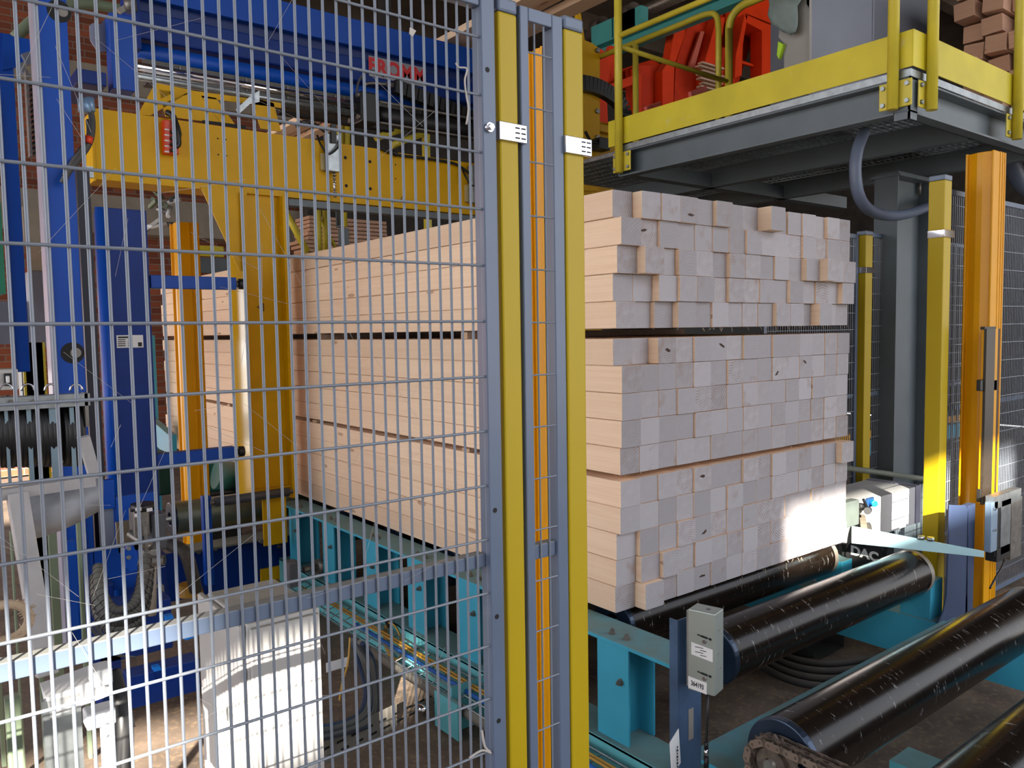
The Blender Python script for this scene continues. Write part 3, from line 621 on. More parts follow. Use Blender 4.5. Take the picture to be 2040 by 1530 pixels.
# dark slotted rail, chrome rods, cylinder
sr=thing('slotted_track','dark grey slotted extrusion running below the big blue beam','track',(.4,YB,tz0-.1))
rz1=P(700,176,Y=YB).z-.03; put('rail_body',MB().box(P(290,90,Y=YB).x,2.1,YB+.02,YB+.1,rz1-.16,rz1-.01),mat('dark aluminium','55534e',.5,metal=.5,var=.2),sr)
for k in range(7): 
    x=P(290,90,Y=YB).x+.22+k*.33; put('slot_frame',MB().box(x-.035,x-.028,YB+.01,YB+.02,rz1-.12,rz1-.03).box(x+.028,x+.035,YB+.01,YB+.02,rz1-.12,rz1-.03).box(x-.028,x+.028,YB+.01,YB+.02,rz1-.12,rz1-.112),STL,sr)
cy=thing('hydraulic_cylinder','black cylinder with a long chrome rod above the yellow gantry','cylinder',P(720,210,Y=2.8))
def at(x,y,Y=2.8): return P(x,y,Y=Y)
rz=at(500,172).z; xe=at(708,205).x
put('piston_rod',MB().tube((at(270,140).x,2.8,rz),(xe,2.8,rz),.022,20),CHR,cy)
put('guide_rod',MB().tube((at(270,152).x,2.8,rz-.055),(xe,2.8,rz-.055),.02,16),GALV,cy)
put('cylinder_head',MB().box(xe,at(745,200).x,2.72,2.88,rz-.12,rz+.075),BLK,cy,bev=.01)
[put('head_stud',MB().tube((xe-.02,y_,rz+dz_),(xe,y_,rz+dz_),.017,8),STL,cy) for y_,dz_ in ((2.74,.05),(2.74,-.09),(2.86,-.09))]
xq=at(745,200).x
put('barrel',MB().tube((xq,2.8,rz-.04),(1.95,2.8,rz-.04),.058,24),BLK,cy)
put('tie_rods',MB().tube((xq,2.735,rz+.03),(1.95,2.735,rz+.03),.008,8).tube((xq,2.735,rz-.105),(1.95,2.735,rz-.105),.008,8).tube((xq,2.79,rz+.05),(1.95,2.79,rz+.05),.008,8),STL,cy)
q=at(722,172); put('air_fitting',MB().path(spline([at(727,190,2.75),at(727,170,2.74),at(740,166,2.74),at(770,168,2.74)]),.01,8).tube(at(770,168,2.74),at(782,170,2.74),.018,8),STL,cy)
put('air_hose',MB().path(spline([at(710,190,2.76),at(716,160,2.74),at(738,141,2.72),at(765,152,2.72)]),.008,8),CBLG,cy)
# drag chain lying towards the upper right
dg=thing('drag_chain','black plastic drag chain sloping down behind the fence posts','drag chain',at(850,240))
L1,L2=at(785,172,2.85),at(955,240,2.85)
for k in range(16):
    p=L1.lerp(L2,k/16); q=L1.lerp(L2,(k+.82)/16); put('chain_segment',MB().bar(p,q,.09,.06,(0,1,0)),BLK,dg)
dg=thing('drag_chain','black plastic drag chain passing in front of the red machine frames','drag chain',P(1200,190,Y=2.7))
pp=spline([P(1150,165,Y=2.7),P(1185,172,Y=2.7),P(1218,190,Y=2.7),P(1240,215,Y=2.7),P(1246,250,Y=2.7),P(1246,290,Y=2.9)],5)
for p,q in zip(pp,pp[1:]): put('chain_segment',MB().bar(p,p.lerp(q,.9),.12,.06,(0,1,0)),BLK,dg)
# gantry right column
gc=thing('gantry_upright','yellow bolted end column of the gantry right of the fence posts','column',P(1190,370,Y=YG))
x0,x1,x2=P(1150,200,Y=YG).x,P(1195,200,Y=YG).x,P(1246,300,Y=YG).x
put('column_plate',poly(MB(),[(1150,-20),(1165,80),(1180,86),(1195,97),(1195,380),(1150,380)],YG-.02,.03),MYEL,gc)
put('lower_column',MB().box(x1-.3,x1,YG+.0,YG+.3,.1,P(1190,330,Y=YG).z),MYEL,gc)
put('side_box',MB().box(x1,x2,YG+.05,YG+.3,P(1200,380,Y=YG).z,P(1220,243,Y=YG).z),MYEL,gc,bev=.004)
put('lower_girder',MB().box(x2,P(1425,370,Y=YG+.1).x,YG+.06,YG+.26,P(1300,372,Y=YG).z,P(1300,335,Y=YG).z),MYEL,gc)
put('shelf_plate',MB().box(x1,x2+.02,YG-.0,YG+.3,P(1200,262,Y=YG).z,P(1220,252,Y=YG).z),MYEL,gc)
for y in (101,162,222,274,335): q=P(1189,y,Y=YG-.02); put('bolt',MB().tube(q,q-Vector((0,.02,0)),.02,6),STL,gc)
px(b:=MB(),(1196,272),(1216,300),YG-.15,.1); put('black_sensor',b,BLK,gc,bev=.006)
put('sensor_cable',MB().path(spline([P(1166,262,Y=YG-.12),P(1178,282,Y=YG-.12),P(1196,285,Y=YG-.12)]),.012,8).path(spline([P(1166,292,Y=YG-.12),P(1182,280,Y=YG-.12),P(1198,282,Y=YG-.12)]),.01,8),BLK,gc)
# cable drop at left of gantry
cd_=thing('hydraulic_hose','black hose with fittings curving down past the left end of the gantry','hose',P(160,300,Y=2.1))
put('hose',MB().path(spline([P(181,222,Y=2.2),P(184,250,Y=2.15),P(178,285,Y=2.1),P(155,320,Y=2.0),P(135,345,Y=1.95),P(125,365,Y=1.95)]),.014,8).path(spline([P(176,240,Y=2.2),P(176,275,Y=2.15),P(150,315,Y=2.0),P(128,352,Y=1.94)]),.012,8),CBLG,cd_)
put('fitting',MB().tube(P(178,195,Y=2.2),P(181,222,Y=2.2),.02,10).tube(P(168,198,Y=2.2),P(170,225,Y=2.2),.03,10),mat('pale blue valve','7f9fc0',.4,metal=.3),cd_)
px(b:=MB(),(165,330),(187,354),2.3,.02); put('bracket_plate',b,GALV,cd_)
put('hose_sleeve',MB().tube(P(178,272,Y=2.08),P(175,285,Y=2.08),.017,10),ORG,cd_)
# blue arm block behind
px(b:=MB(),(152,135),(213,172),2.1,.4); put('blue_block',b,BLUD,c1,bev=.004)
ec=thing('energy_chain','black energy chain hanging beside the blue column at upper left','energy chain',P(70,240,Y=2.15))
for k in range(14): px(b:=MB(),(60+k*.6,165+k*10.5),(84+k*.3,172+k*10.5),2.15,.05); put('chain_segment',b,BLK,ec)
px(b:=MB(),(56,140),(60,310),2.14,.06); put('side_plate',b,STL,ec)
sp=c4
put('profile_bar',MB().bar(P(38,128,Y=2.3),P(58,156,Y=2.3),.02,.03,(0,1,0)).bar(P(48,120,Y=2.3),P(74,112,Y=2.3),.05,.03,(0,1,0)),GALV,sp)
wd=thing('curved_guard','pale grey curved sheet guard beside the blue upright block','guard',P(190,80,Y=2.3))
put('curved_sheet',poly(MB(),[(178,52),(184,46),(200,48),(216,30),(225,32),(222,100),(196,104),(180,80)],2.3,.01),mat('pale grey sheet','7f8496',.4,metal=.3),wd)
gb=thing('green_pipe','pale green pipe crossing the upper left background','pipe',P(100,30,Y=4))
put('pipe',MB().path(spline([P(30,75,Y=4),P(80,32,Y=4),P(160,8,Y=4),P(260,22,Y=4)]),.035,10),GRN,gb)
cm=thing('clamp_fitting','small metal clamp fitting at the left end of the blue beam','clamp',P(250,15,Y=2.9))
put('clamp_body',MB().tube(P(258,-5,Y=2.9),P(262,24,Y=2.9),.035,12).bar(P(236,24,Y=2.9),P(256,12,Y=2.9),.02,.03),STL,cm)

# ------------------------------------------------------------------ left foreground clutter behind the fence
cab=thing('control_cabinet','pale grey dusty electrical cabinet standing behind the fence at lower centre left','cabinet',(-1.2,.2,0))
YC=.10; zt=P(640,1208,Y=YC).z; xr=P(641,1300,Y=YC).x; xl=P(494,1300,Y=YC).x; yb=P(545,1146,Z=zt).y
yb=max(yb,YC+.3)
put('body',MB().box(xl,xr,YC,yb-.03,.02,zt),CAB,cab,bev=.008)
put('door',MB().box(xl-.02,xl-.002,YC+.01,yb,.05,zt-.005),CAB,cab,bev=.006)
put('door_front',MB().box(xl+.004,xr-.01,YC-.018,YC-.001,.05,zt-.012),CAB,cab,bev=.004)
put('lock',MB().tube((xl-.02,YC+.1,zt-.28),(xl-.028,YC+.1,zt-.28),.016,14).box(xl-.030,xl-.026,YC+.094,YC+.106,zt-.30,zt-.26),GALV,cab)
put('plinth',MB().box(xl+.01,xr-.01,YC+.01,yb-.04,0,.02),GRY2,cab)
# cable festoon trolley with round rubber coils
Yf=.8
fs=thing('festoon_track','grey rail carrying four cable coils at the left edge behind the fence','track',P(90,795,Y=Yf))
za,zb=P(90,787,Y=Yf).z,P(90,812,Y=Yf).z; x0,x1=P(-80,800,Y=Yf).x,P(176,800,Y=Yf).x
put('rail_channel',MB().box(x0,x1,Yf-.03,Yf-.024,zb,za).box(x0,x1,Yf-.024,Yf+.03,za-.004,za).box(x0,x1,Yf-.024,Yf+.03,zb,zb+.004),GALV,fs)
for i,x in enumerate((22,66,103,147)):
    q=P(x,800,Y=Yf-.032); put('fixing_bolt',MB().tube(q,q-Vector((0,.008,0)),.006,8),STL,fs)
px(b:=MB(),(168,783),(178,850),Yf-.03,.05); put('end_plate',b,STL,fs)
for i,(x,xd) in enumerate(((-14,22),(30,52),(76,96),(126,140))):
    t=thing('cable_coil','black rubber cable coil hanging from the grey rail, %s from the left'%ORD[i],'coil',P(x+16,865,Y=Yf),'cable coils on the grey rail')
    cz=P(x,868,Y=Yf).z; cx0=P(x,868,Y=Yf).x; r=.098; b=MB()
    for k in range(4): 
        xx=cx0+.012+k*.013; b.path([(xx,Yf+.08+math.cos(a)*r,cz+math.sin(a)*r*(1+.02*k)) for a in [j*math.pi/16 for j in range(32)]],.0105,8,closed=True)
    put('coil_turns',b,BLK,t); b=MB(); b.tube((cx0,Yf+.08,cz),(cx0+.06,Yf+.08,cz),.085,24); put('drum',b,DRK,t)
    q=P(x+26,778,Y=Yf); put('shackle',MB().path([q+Vector((math.cos(a)*.017,0,math.sin(a)*.02)) for a in [j*math.pi/12 for j in range(13)]],.0035,6),CHR,t)
STR=mat('grey blue strap','7a909c',.5,var=.05)
for i,(a0,a1) in enumerate(((8,24),(52,70),(97,119),(138,155))):
    px(b:=MB(),(a0,812),(a1,968),Yf-.02,.004); o=put('hanging_strap',b,STR,None,'flat grey-blue strap between the black coils, %s from the left'%ORD[i],'strap','straps hanging between the coils')
# white painted stand
WST=mat('chipped white paint','a8a5a5',.5,var=.12,scale=14)
st=thing('white_stand','chipped white steel stand with a sloping leg below the cable coils','stand',P(60,1400,Y=.6))
put('cross_bar',MB().bar(P(-30,990,Y=.6),P(188,957,Y=.6),.04,.03),WST,st)
put('sloping_leg',MB().bar(P(34,985,Y=.6),P(94,1345,Y=.45),.05,.075,(0,1,0)),WST,st,bev=.003)
put('side_arm',MB().bar(P(166,870,Y=.62),P(189,952,Y=.62),.03,.04,(0,1,0)),WST,st)
put('wood_strip',MB().bar(P(36,1005,Y=.66),P(80,1350,Y=.5),.01,.02,(0,1,0)),LATH,st)
sh=thing('sheet_chute','dusty pale sheet metal chute bending under the white cross bar','chute',P(120,1020,Y=.7))
vs=[];N_=14
for i in range(N_+1):
    t=i/N_; xx=50+ (206-50)*t; top=985-40*t+ (8*math.sin(t*3)); bot=1078-30*t-35*t*t
    for k,y_ in enumerate((top,(top+bot)/2,bot)): vs.append(P(xx,y_,Y=.70-(.05 if k==1 else 0)-.04*math.sin(t*2.5)))
b=MB().add(vs,[(i*3+k,i*3+k+1,(i+1)*3+k+1,(i+1)*3+k) for i in range(N_) for k in range(2)],True)
o=put('chute_sheet',b,mat('dusty film','9a9da3',.5,var=.25,scale=12),sh); sm=o.modifiers.new('s','SOLIDIFY'); sm.thickness=.006
# switch
st=thing('isolator_switch','small grey isolator box with a black rotary switch at the left edge','switch',P(20,755,Y=1.2))
px(b:=MB(),(-5,736),(38,776),1.2,.06); put('housing',b,CAB,st,bev=.004); px(b:=MB(),(8,744),(24,768),1.19,.01); put('switch_plate',b,BLK,st)
px(b:=MB(),(12,749),(20,763),1.175,.015); put('rotary_knob',b,WHT,st,bev=.003)
# green upright guards
for i,(a0,a1,y0,y1,Y) in enumerate(((-20,3,960,1500,1.5),(20,42,1060,1360,1.4),(95,128,1040,1335,1.5),(150,180,985,1400,1.35),(62,92,1046,1420,1.55),(128,146,1050,1380,1.6))):
    px(b:=MB(),(a0,y0),(a1,y1),Y,.03); b.v=[Vector((v.x,v.y,0 if v.z<P(a0,(y0+y1)/2,Y=Y).z else v.z)) for v in b.v]; put('green_guard',b,GRN,None,'dusty grey-green upright slat at lower left, %s from the left'%ORD[[0,1,3,5,2,4].index(i) if False else sorted([0,1,2,3,4,5],key=lambda k:(-20,20,95,150,62,128)[k]).index(i)],'guard','green guards at the lower left',bev=.002)
# blue machine lower panel with window
bp_=thing('machine_housing','blue machine side panel with a rectangular window opening above the hoses','panel',P(200,1250,Y=2.0))
b=MB(); px(b,(160,960),(184,1300),1.99,.04); px(b,(230,990),(312,1090),2.0,.04); px(b,(184,1098),(312,1160),2.0,.04); px(b,(184,960),(230,1012),2.0,.04)
put('panel_frame',b,BLU,bp_,bev=.002)
px(b:=MB(),(196,1012),(230,1098),2.03,.01); put('window_light_sheet',b,mat('pale grey window light','8f98a6',.4,metal=.2),bp_)  # pale sheet painted for the brightness seen through the opening
px(b:=MB(),(130,1080),(158,1250),1.7,.03); o=put('blue_post',b,BLU,None,'short blue upright post lit by the sun left of the hoses','post')
bw=thing('blue_bracket','bright blue bolted bracket left of the grey valve unit','bracket',P(262,1110,Y=1.5))
put('bracket_plate',poly(MB(),[(248,1098),(256,1084),(266,1086),(276,1110),(273,1136),(262,1140),(252,1132)],1.5,.02),BLU,bw,bev=.003)
for x,y in ((256,1092),(256,1110)): q=P(x,y,Y=1.5); put('bolt',MB().tube(q,q-Vector((0,.008,0)),.009,10),GALV,bw)
# pneumatic unit on a stand pipe
vu=thing('valve_unit','dusty grey valve unit on a vertical pipe stand right of the blue panel','valve unit',P(300,1330,Y=1.7))
px(b:=MB(),(266,1018),(300,1068),1.65,.1); put('valve_body',b,STL,vu,bev=.008)
q=P(285,1016,Y=1.68); put('valve_cap',MB().tube(q,q+Vector((0,0,.03)),.05,16),BLK,vu)
for x,y in ((270,1012),(292,1013),(268,1024)): px(b:=MB(),(x,y),(x+12,y+5),1.63,.005); put('white_tag',b,WHT,vu)
px(b:=MB(),(300,1025),(335,1095),1.7,.08); put('gauge_block',b,mat('dark grey casting','4d4f55',.5,var=.2),vu,bev=.012)
put('vertical_pipe',MB().tube(P(302,1100,Y=1.7),P(302,1225,Y=1.7),.021,16),mat('grey plastic pipe','9a9488',.5,var=.1),vu)
put('lever',MB().bar(P(288,1040,Y=1.62),P(294,1100,Y=1.62),.012,.012),STL,vu)
px(b:=MB(),(285,1098),(322,1122),1.64,.09); put('clamp_block',b,mat('clamp casting','8b8983',.5,metal=.4,var=.15),vu,bev=.006)
q=P(328,1116,Y=1.6); put('side_pipe',MB().ring(q,q+Vector((-.1,.06,0)),.022,.015,20),STL,vu)
px(b:=MB(),(232,1042),(275,1085),1.85,.03); put('back_plate',b,mat('dusty tan plate','7a6f5c',.7),vu)
put('diagonal_pipe',MB().tube(P(258,1062,Y=1.7),P(300,1092,Y=1.62),.018,12),STL,vu)
# corrugated hoses
hs=thing('hose_bundle','thick dark corrugated hose bundle looping below the valve unit','hoses',P(230,1240,Y=1.2))
for k,(r_,off) in enumerate(((.032,0),(.028,26),(.022,-20))):
    pts=spline([P(196,1150+off,Y=1.3),P(200,1195+off,Y=1.2),P(225,1232+off*.8,Y=1.15),P(262,1225+off*.8,Y=1.15),P(282,1190+off,Y=1.2),P(292,1130+off,Y=1.35)],10)
    b=MB(); b.path(pts,r_*.92,12)
    for i in range(0,len(pts)-1,2): b.tube(pts[i],pts[i]+(pts[i+1]-pts[i])*.6,r_,12)
    put('corrugated_hose',b,mat('dusty black hose','2c2c2e',.55,var=.3,dust=.6),hs)
pts=spline([P(340,1085,Y=1.9),P(368,1100,Y=1.8),P(382,1140,Y=1.8),P(390,1175,Y=1.85)],8)
put('braided_hose',MB().path(pts,.03,12),mat('braided hose','3a342c',.6,var=.4,scale=60),hs)
put('thin_cable',MB().path(spline([P(185,1240,Y=1.0),P(215,1275,Y=1.0),P(262,1282,Y=1.0),P(290,1250,Y=1.0)]),.006,8).path(spline([P(180,1250,Y=1.05),P(225,1300,Y=1.05),P(270,1310,Y=1.05)]),.005,8),CBLG,hs)
lb=thing('lower_blue_frame','dark blue lower frame box behind the hose bundle','frame',P(290,1330,Y=1.6))
[put('frame_box',px(MB(),a_,b_,y_,d_),BLUD,lb,bev=.004) for a_,b_,y_,d_ in (((180,1225),(345,1290),1.7,.2),((190,1170),(230,1230),1.9,.1),((300,1110),(340,1240),1.95,.1),((255,1350),(400,1375),1.3,.1))]; put('frame_foot',MB().box(P(200,1300,Y=1.7).x,P(240,1300,Y=1.7).x,1.7,1.9,0,P(200,1290,Y=1.7).z),BLUD,lb)
px(b:=MB(),(310,1170),(332,1280),1.9,.04); put('grey_leg',b,CONC,lb)
for i,(x,y) in enumerate(((366,1248),(305,1330),(330,1228))):
    o=put('blue_clip',poly(MB(),[(x,y),(x+14,y-3),(x+22,y+22),(x+4,y+28)],1.3,.03),BCBL,None,'bright blue plastic clip on the lower machine frame, %s'%('rightmost of three','lowest of three','topmost of three')[i],'clip','blue clips')
# tilted sunlit sheet channel at the bottom left
wc=thing('white_machine_frame','bright sunlit white steel channel frame at the bottom left behind the mesh','channel',P(190,1500,Y=-.1))
b=MB(); px(b,(172,1425),(232,1441),-.1,.05); px(b,(206,1440),(233,1600),-.1,.05); px(b,(184,1340),(226,1362),0,.06)
put('white_frame',b,WHC,wc,bev=.004)
px(b:=MB(),(84,1400),(172,1600),.05,.02); put('shaded_panel',b,GALV,wc)
px(b:=MB(),(10,1395),(52,1600),.2,.03); put('green_panel',b,GRN,wc)
put('curved_sheet',MB().bar(P(90,1395,Y=.1),P(212,1350,Y=.1),.1,.05),WHC,wc)
bl=thing('black_tube','black tube leaning behind the fence left of the pale cabinet','tube',P(240,1450,Y=.1))
put('tube_body',MB().path(spline([P(222,1340,Y=.2),P(240,1400,Y=.15),P(248,1460,Y=.12),P(246,1560,Y=.1)]),.022,12).path(spline([P(232,1345,Y=.2),P(252,1400,Y=.15),P(262,1450,Y=.12)]),.01,8),BLK,bl)
fr_=thing('fibre_ring','frayed ring of pale fibrous material at the left edge','ring',P(15,1240,Y=.3))
b=MB(); rr=random.Random(3); c0=P(10,1240,Y=.3)
b.path([c0+Vector((math.cos(a)*.052,0,math.sin(a)*.045)) for a in [j*math.pi/14 for j in range(28)]],.012,8,closed=True)
for k in range(70):
    a=rr.uniform(0,6.28); p=c0+Vector((math.cos(a)*.052,rr.uniform(-.012,.012),math.sin(a)*.045)); b.tube(p,p+Vector((rr.uniform(-.02,.02),rr.uniform(-.02,.02),rr.uniform(-.02,.02))),.0015,4)
put('fibres',b,mat('frayed fibre','b8a287',.9,var=.2),fr_)

# ------------------------------------------------------------------ cables beside the lower beam
tr=thing('cable_tray','wire cable tray with pipes running along the turquoise lower beam','cable tray',(-.3,.8,.05))
for k,x in enumerate((-.20,-.24,-.29,-.33)): put('tray_wire',MB().tube((x,-.8,.17-.01*k),(x,2.6,.17-.01*k),.0035,6),GALV,tr)
b=MB()
for k in range(34): y=-.8+k*.1; b.tube((-.20,y,.168),(-.33,y,.138),.0025,5)
put('tray_rungs',b,GALV,tr,kind='stuff')
put('conduit_pipe',MB().tube((-.31,-.9,.10),(-.31,1.35,.10),.022,14),mat('dusty grey pipe','6c675f',.6,dust=.7),tr)
put('blue_cable',MB().tube((-.27,-.8,.155),(-.27,1.6,.155),.009,8),mat('blue cable','1d5fb0',.5),tr)
put('ochre_cable',MB().tube((-.235,-.8,.17),(-.235,2.2,.17),.006,8).tube((-.25,-.8,.172),(-.25,2.3,.165),.005,8),CBLY,tr)
yc=thing('yellow_cable_loop','coiled loop of ochre cable hanging on the lower turquoise beam','cable',P(785,1280,X=-.19))
c0=P(785,1278,X=-.19); b=MB()
for k in range(3): b.path([c0+Vector((-.004*k,math.cos(a)*(.075+.006*k),math.sin(a)*(.085+.004*k))) for a in [j*math.pi/14 for j in range(28)]],.0045,6,closed=True)
put('cable_turns',b,CBLY,yc); put('tie',MB().bar(c0+Vector((-.01,.02,.07)),c0+Vector((-.01,.05,.09)),.02,.012),BLK,yc)
cbn=thing('cable_bundle','drooping bundle of grey and blue cables between cabinet and conveyor','cables',P(700,1380,Y=.7))
for k in range(7):
    d=k*6; pts=spline([P(700+d*.6,1270+d*.3,Y=1.1-.02*k),P(715+d*.8,1320,Y=1.0),P(728+d*.6,1380+d,Y=.85),P(712+d*.5,1425+d*.6,Y=.75),P(660,1445+d*.6,Y=.55),P(590,1450+d,Y=.4)],8)
    for q in pts: q.z=max(q.z,.02)
    put('cable',MB().path(pts,.010+.002*(k%3),8),CBLG if k%3 else mat('dark blue cable','27364f',.5),cbn)
yw=thing('thin_yellow_wire','thin ochre wire hanging down beside the cable bundle','wire',P(685,1340,Y=.9))
put('wire',MB().path(spline([P(697,1270,Y=1.0),P(693,1320,Y=.95),P(682,1360,Y=.9),P(676,1395,Y=.85)]),.004,6),CBLY,yw)
ft=thing('floor_cable_tray','slotted galvanised cable tray lying on the dirt floor right of the cabinet','cable tray',P(700,1470,Z=.03))
p0,p1=P(640,1500,Z=.06),P(790,1425,Z=.06); d=(p1-p0).normalized(); nn=Vector((-d.y,d.x,0))
b=MB(); b.bar(p0-d*.2,p1,.004,.10); put('tray_side',b,mat('dusty galvanised','807b72',.6,metal=.3,var=.15),ft)
for k in range(9): q=p0+d*(k*.07)-nn*.003+Vector((0,0,.01)); put('slot',MB().bar(q,q+d*.035,.003,.008),HOLE,ft)
for k in range(9): q=p0+d*(k*.07+.02)-nn*.003+Vector((0,0,-.025)); put('slot',MB().bar(q,q+d*.035,.003,.008),HOLE,ft)
gs=thing('green_stand','pale green steel foot bracket under the lower turquoise beam','bracket',P(770,1340,X=-.2))
put('bracket_web',MB().box(-.34,-.17,.62,.63,0,.19),TURL,gs); put('bracket_flange',MB().box(-.36,-.34,.55,.72,0,.15),TURL,gs)
bb=thing('bulb_sensor','small glass-like round fitting lying near the floor tray','fitting',P(843,1415,Z=.05))
put('fitting_body',MB().tube(P(832,1408,Z=.07),P(850,1418,Z=.06),.022,16),CHR,bb)
for i,(x,y,z) in enumerate(((672,1328,.25),(1340,1500,.1))):
    t=thing('paper_scrap','torn white paper scrap %s'%('on the floor beside the cabinet' if i==0 else 'standing against the steel sensor post'),'paper',P(x,y,Z=z))
    if i==0: put('paper',MB().obox(P(672,1324,Y=1.0),(.05,0,.0),(0,.001,0),(0,0,.02)),WHT,t)
    else:
        p=P(1345,1500,Y=-.62); put('paper',MB().obox(p,(.03,.01,.006),(0,.0008,0),(-.004,0,.05)),WHT,t)
        b=MB()
        for k in range(7): b.obox(p+Vector((.008,-.0015,-.04+k*.009)),(.0015+.001*(k%2),0,0),(0,.0005,0),(0,0,.003))
        put('print',b,INK,t)
for i,(x,y,Y,lab) in enumerate(((820,150,YF+0,'pale wood shaving caught on the upper wire mesh near the blue beam'),(935,1490,YF,'frayed pale string tied low on the mesh beside the stile'))):
    if i==0: put('wood_shaving',MB().prism([P(816,55,Y=YF-.004),P(828,62,Y=YF-.004),P(821,74,Y=YF-.004),P(815,68,Y=YF-.004)],(0,-.002,0)),mat('pale fibre','b9b2ab',.9),None,lab,'shaving')
    else: put('string',MB().path(spline([P(960,1455,Y=YF-.006),P(966,1487,Y=YF-.008),P(978,1500,Y=YF-.006),P(960,1495,Y=YF-.01),P(935,1510,Y=YF-.006)]),.0022,6),mat('pale fibre','b9b2ab',.9),None,lab,'string')
put('hanging_string',MB().path(spline([P(908,125,Y=YF-.006),P(914,134,Y=YF-.006),P(930,137,Y=YF-.006),P(926,160,Y=YF-.008),P(929,190,Y=YF-.006),P(933,215,Y=YF-.006),P(929,248,Y=YF-.006)]),.0016,6),mat('pale fibre','b9b2ab',.9),None,'frayed pale string hanging on the upper right of the mesh','string')

# ------------------------------------------------------------------ operator platform, upper right
XP=1.6; YPc=-.25
zb=2.58; zt_=2.735
pf=thing('operator_platform','grey steel operator platform with yellow toe boards above the timber stack','platform',(2.4,.6,zb))
YE=1.55
def chan(a,b,nm,out,par=pf,z0=zb,z1=zt_,m=GRY2):   # U channel, open outwards
    a,b=Vector(a),Vector(b); o_=Vector(out)
    mb=MB(); d=(b-a)/2; c=(a+b)/2
    mb.obox(c+Vector((0,0,(z0+z1)/2)),d,o_*-.004,(0,0,(z1-z0)/2)); 
    for z in (z0+.005,z1-.005): mb.obox(c+Vector((0,0,z))+o_*.032,d,o_*.035,(0,0,.005))
    put(nm,mb,m,par,bev=.001)
chan((XP+.07,YPc,0),(XP+.07,YE,0),'left_channel',(-1,0,0))
chan((XP,YPc+.07,0),(4.2,YPc+.07,0),'front_channel',(0,-1,0))
for x in (2.45,3.3): put('cross_joist',MB().box(x,x+.06,YPc+.1,2.5,zb+.01,zt_-.02),GRY2,pf)
for y in (1.5,): put('long_joist',MB().box(XP+.07,4.2,y,y+.08,zb+.01,zb+.1),GRY2,pf)
b=MB()
for k in range(68): b.box(XP+.07,4.2,YPc+.08+k*.04,YPc+.083+k*.04,zt_+.003,zt_+.03)
for k in range(26): b.box(XP+.07+k*.1,XP+.075+k*.1,YPc+.08,2.5,zt_+.003,zt_+.028)
put('grating_bars',b,GALV,pf,kind='stuff')
put('grating_edge',MB().box(XP-.005,XP,YPc,YE,zt_,zt_+.032).box(XP-.005,4.2,YPc-.005,YPc,zt_,zt_+.032),GALV,pf)
put('end_plate',MB().box(XP+.0,XP+.068,YE,YE+.01,zb-.0,zt_),GRY2,pf)
put('corner_plate',MB().box(XP+.0,XP+.008,YPc,YPc+.07,zb-.03,zt_),GRY2,pf); put('corner_plate',MB().box(XP,XP+.07,YPc,YPc+.008,zb-.03,zt_),GRY2,pf)
tz0_,tz1_=2.775,2.935
put('toe_board',MB().box(XP-.006,XP,YPc-.01,YE+.09,tz0_,tz1_),TOE,pf,bev=.001)
put('toe_board',MB().box(XP-.006,2.9,YPc-.016,YPc-.01,tz0_,tz1_),TOE,pf,bev=.001)
def stanchion(q,face,ztop,gap=0):
    put('rail_post',MB().tube((q.x,q.y,zb+.015),(q.x,q.y,ztop),.0245,20),PYEL,pf)
    n=Vector(face); s_=n.cross(Vector((0,0,1)))
    c=Vector((q.x,q.y,zb+.085))-n*.026
    put('foot_plate',MB().obox(c,s_*.075,n*.004,(0,0,.06)),PYEL,pf,bev=.006)
    for i in (-1,1):
        for j in (-1,1):
            p=c+s_*.055*i+Vector((0,0,.038*j)); put('bolt',MB().tube(p+n*.004,p+n*.014,.0105,6),GALV,pf)
pz=2.6
qa=P(1234,320,X=XP-.03); stanchion(Vector((XP-.034,qa.y,0)),(-1,0,0),4.2)
qb=P(1779,190,X=XP-.03); stanchion(Vector((XP-.034,qb.y,0)),(-1,0,0),4.2)
qc=P(1852,190,Y=YPc-.03); stanchion(Vector((qc.x,YPc-.04,0)),(0,-1,0),4.2)
qd=P(2022,270,Y=YPc-.03); stanchion(Vector((qd.x,YPc-.04,0)),(0,-1,0),4.2)
rails=MB()
ya=qa.y
# rail along the left face towards the camera
z1r=P(1242,68,X=XP-.034).z
put('guard_rail',MB().tube((XP-.034,ya,z1r),(XP-.034,qb.y,z1r),.017,14),PYEL,pf)
# rail along the back (x direction), with bent end post
xe_=P(1452,160,Y=ya).x; z2r=P(1242,95,Y=ya).z
put('guard_rail',MB().tube((XP-.034,ya,z2r),(xe_,ya,P(1450,163,Y=ya).z),.015,12),PYEL,pf)
zt2=P(1455,30,Y=ya).z
put('bent_post',MB().path([(xe_,ya,zt_),(xe_,ya,zt2-.1)]+spline([(xe_,ya,zt2-.1),(xe_,ya-.02,zt2-.03),(xe_,ya-.09,zt2+.02),(xe_,ya-.2,zt2+.03),(xe_,ya-.6,zt2+.03)],5),.027,14),PYEL,pf)
xh=xe_; 
z3=P(1440,22,X=xh).z; y3=P(1200,128,X=xh).y
put('bent_rail',MB().path([(xh-.05,ya+.05,zt_)]+spline([(xh-.05,ya+.05,z3-.15),(xh-.05,ya+.07,z3-.04),(xh-.05,ya+.16,z3),(xh-.05,ya+.4,z3)],5)+[(xh-.05,y3,z3)],.021,12),PYEL,pf)
q=P(1266,100,X=xh-.05); put('rail_post',MB().tube((q.x,q.y,zt_),(q.x,q.y,z3),.024,12),PYEL,pf)
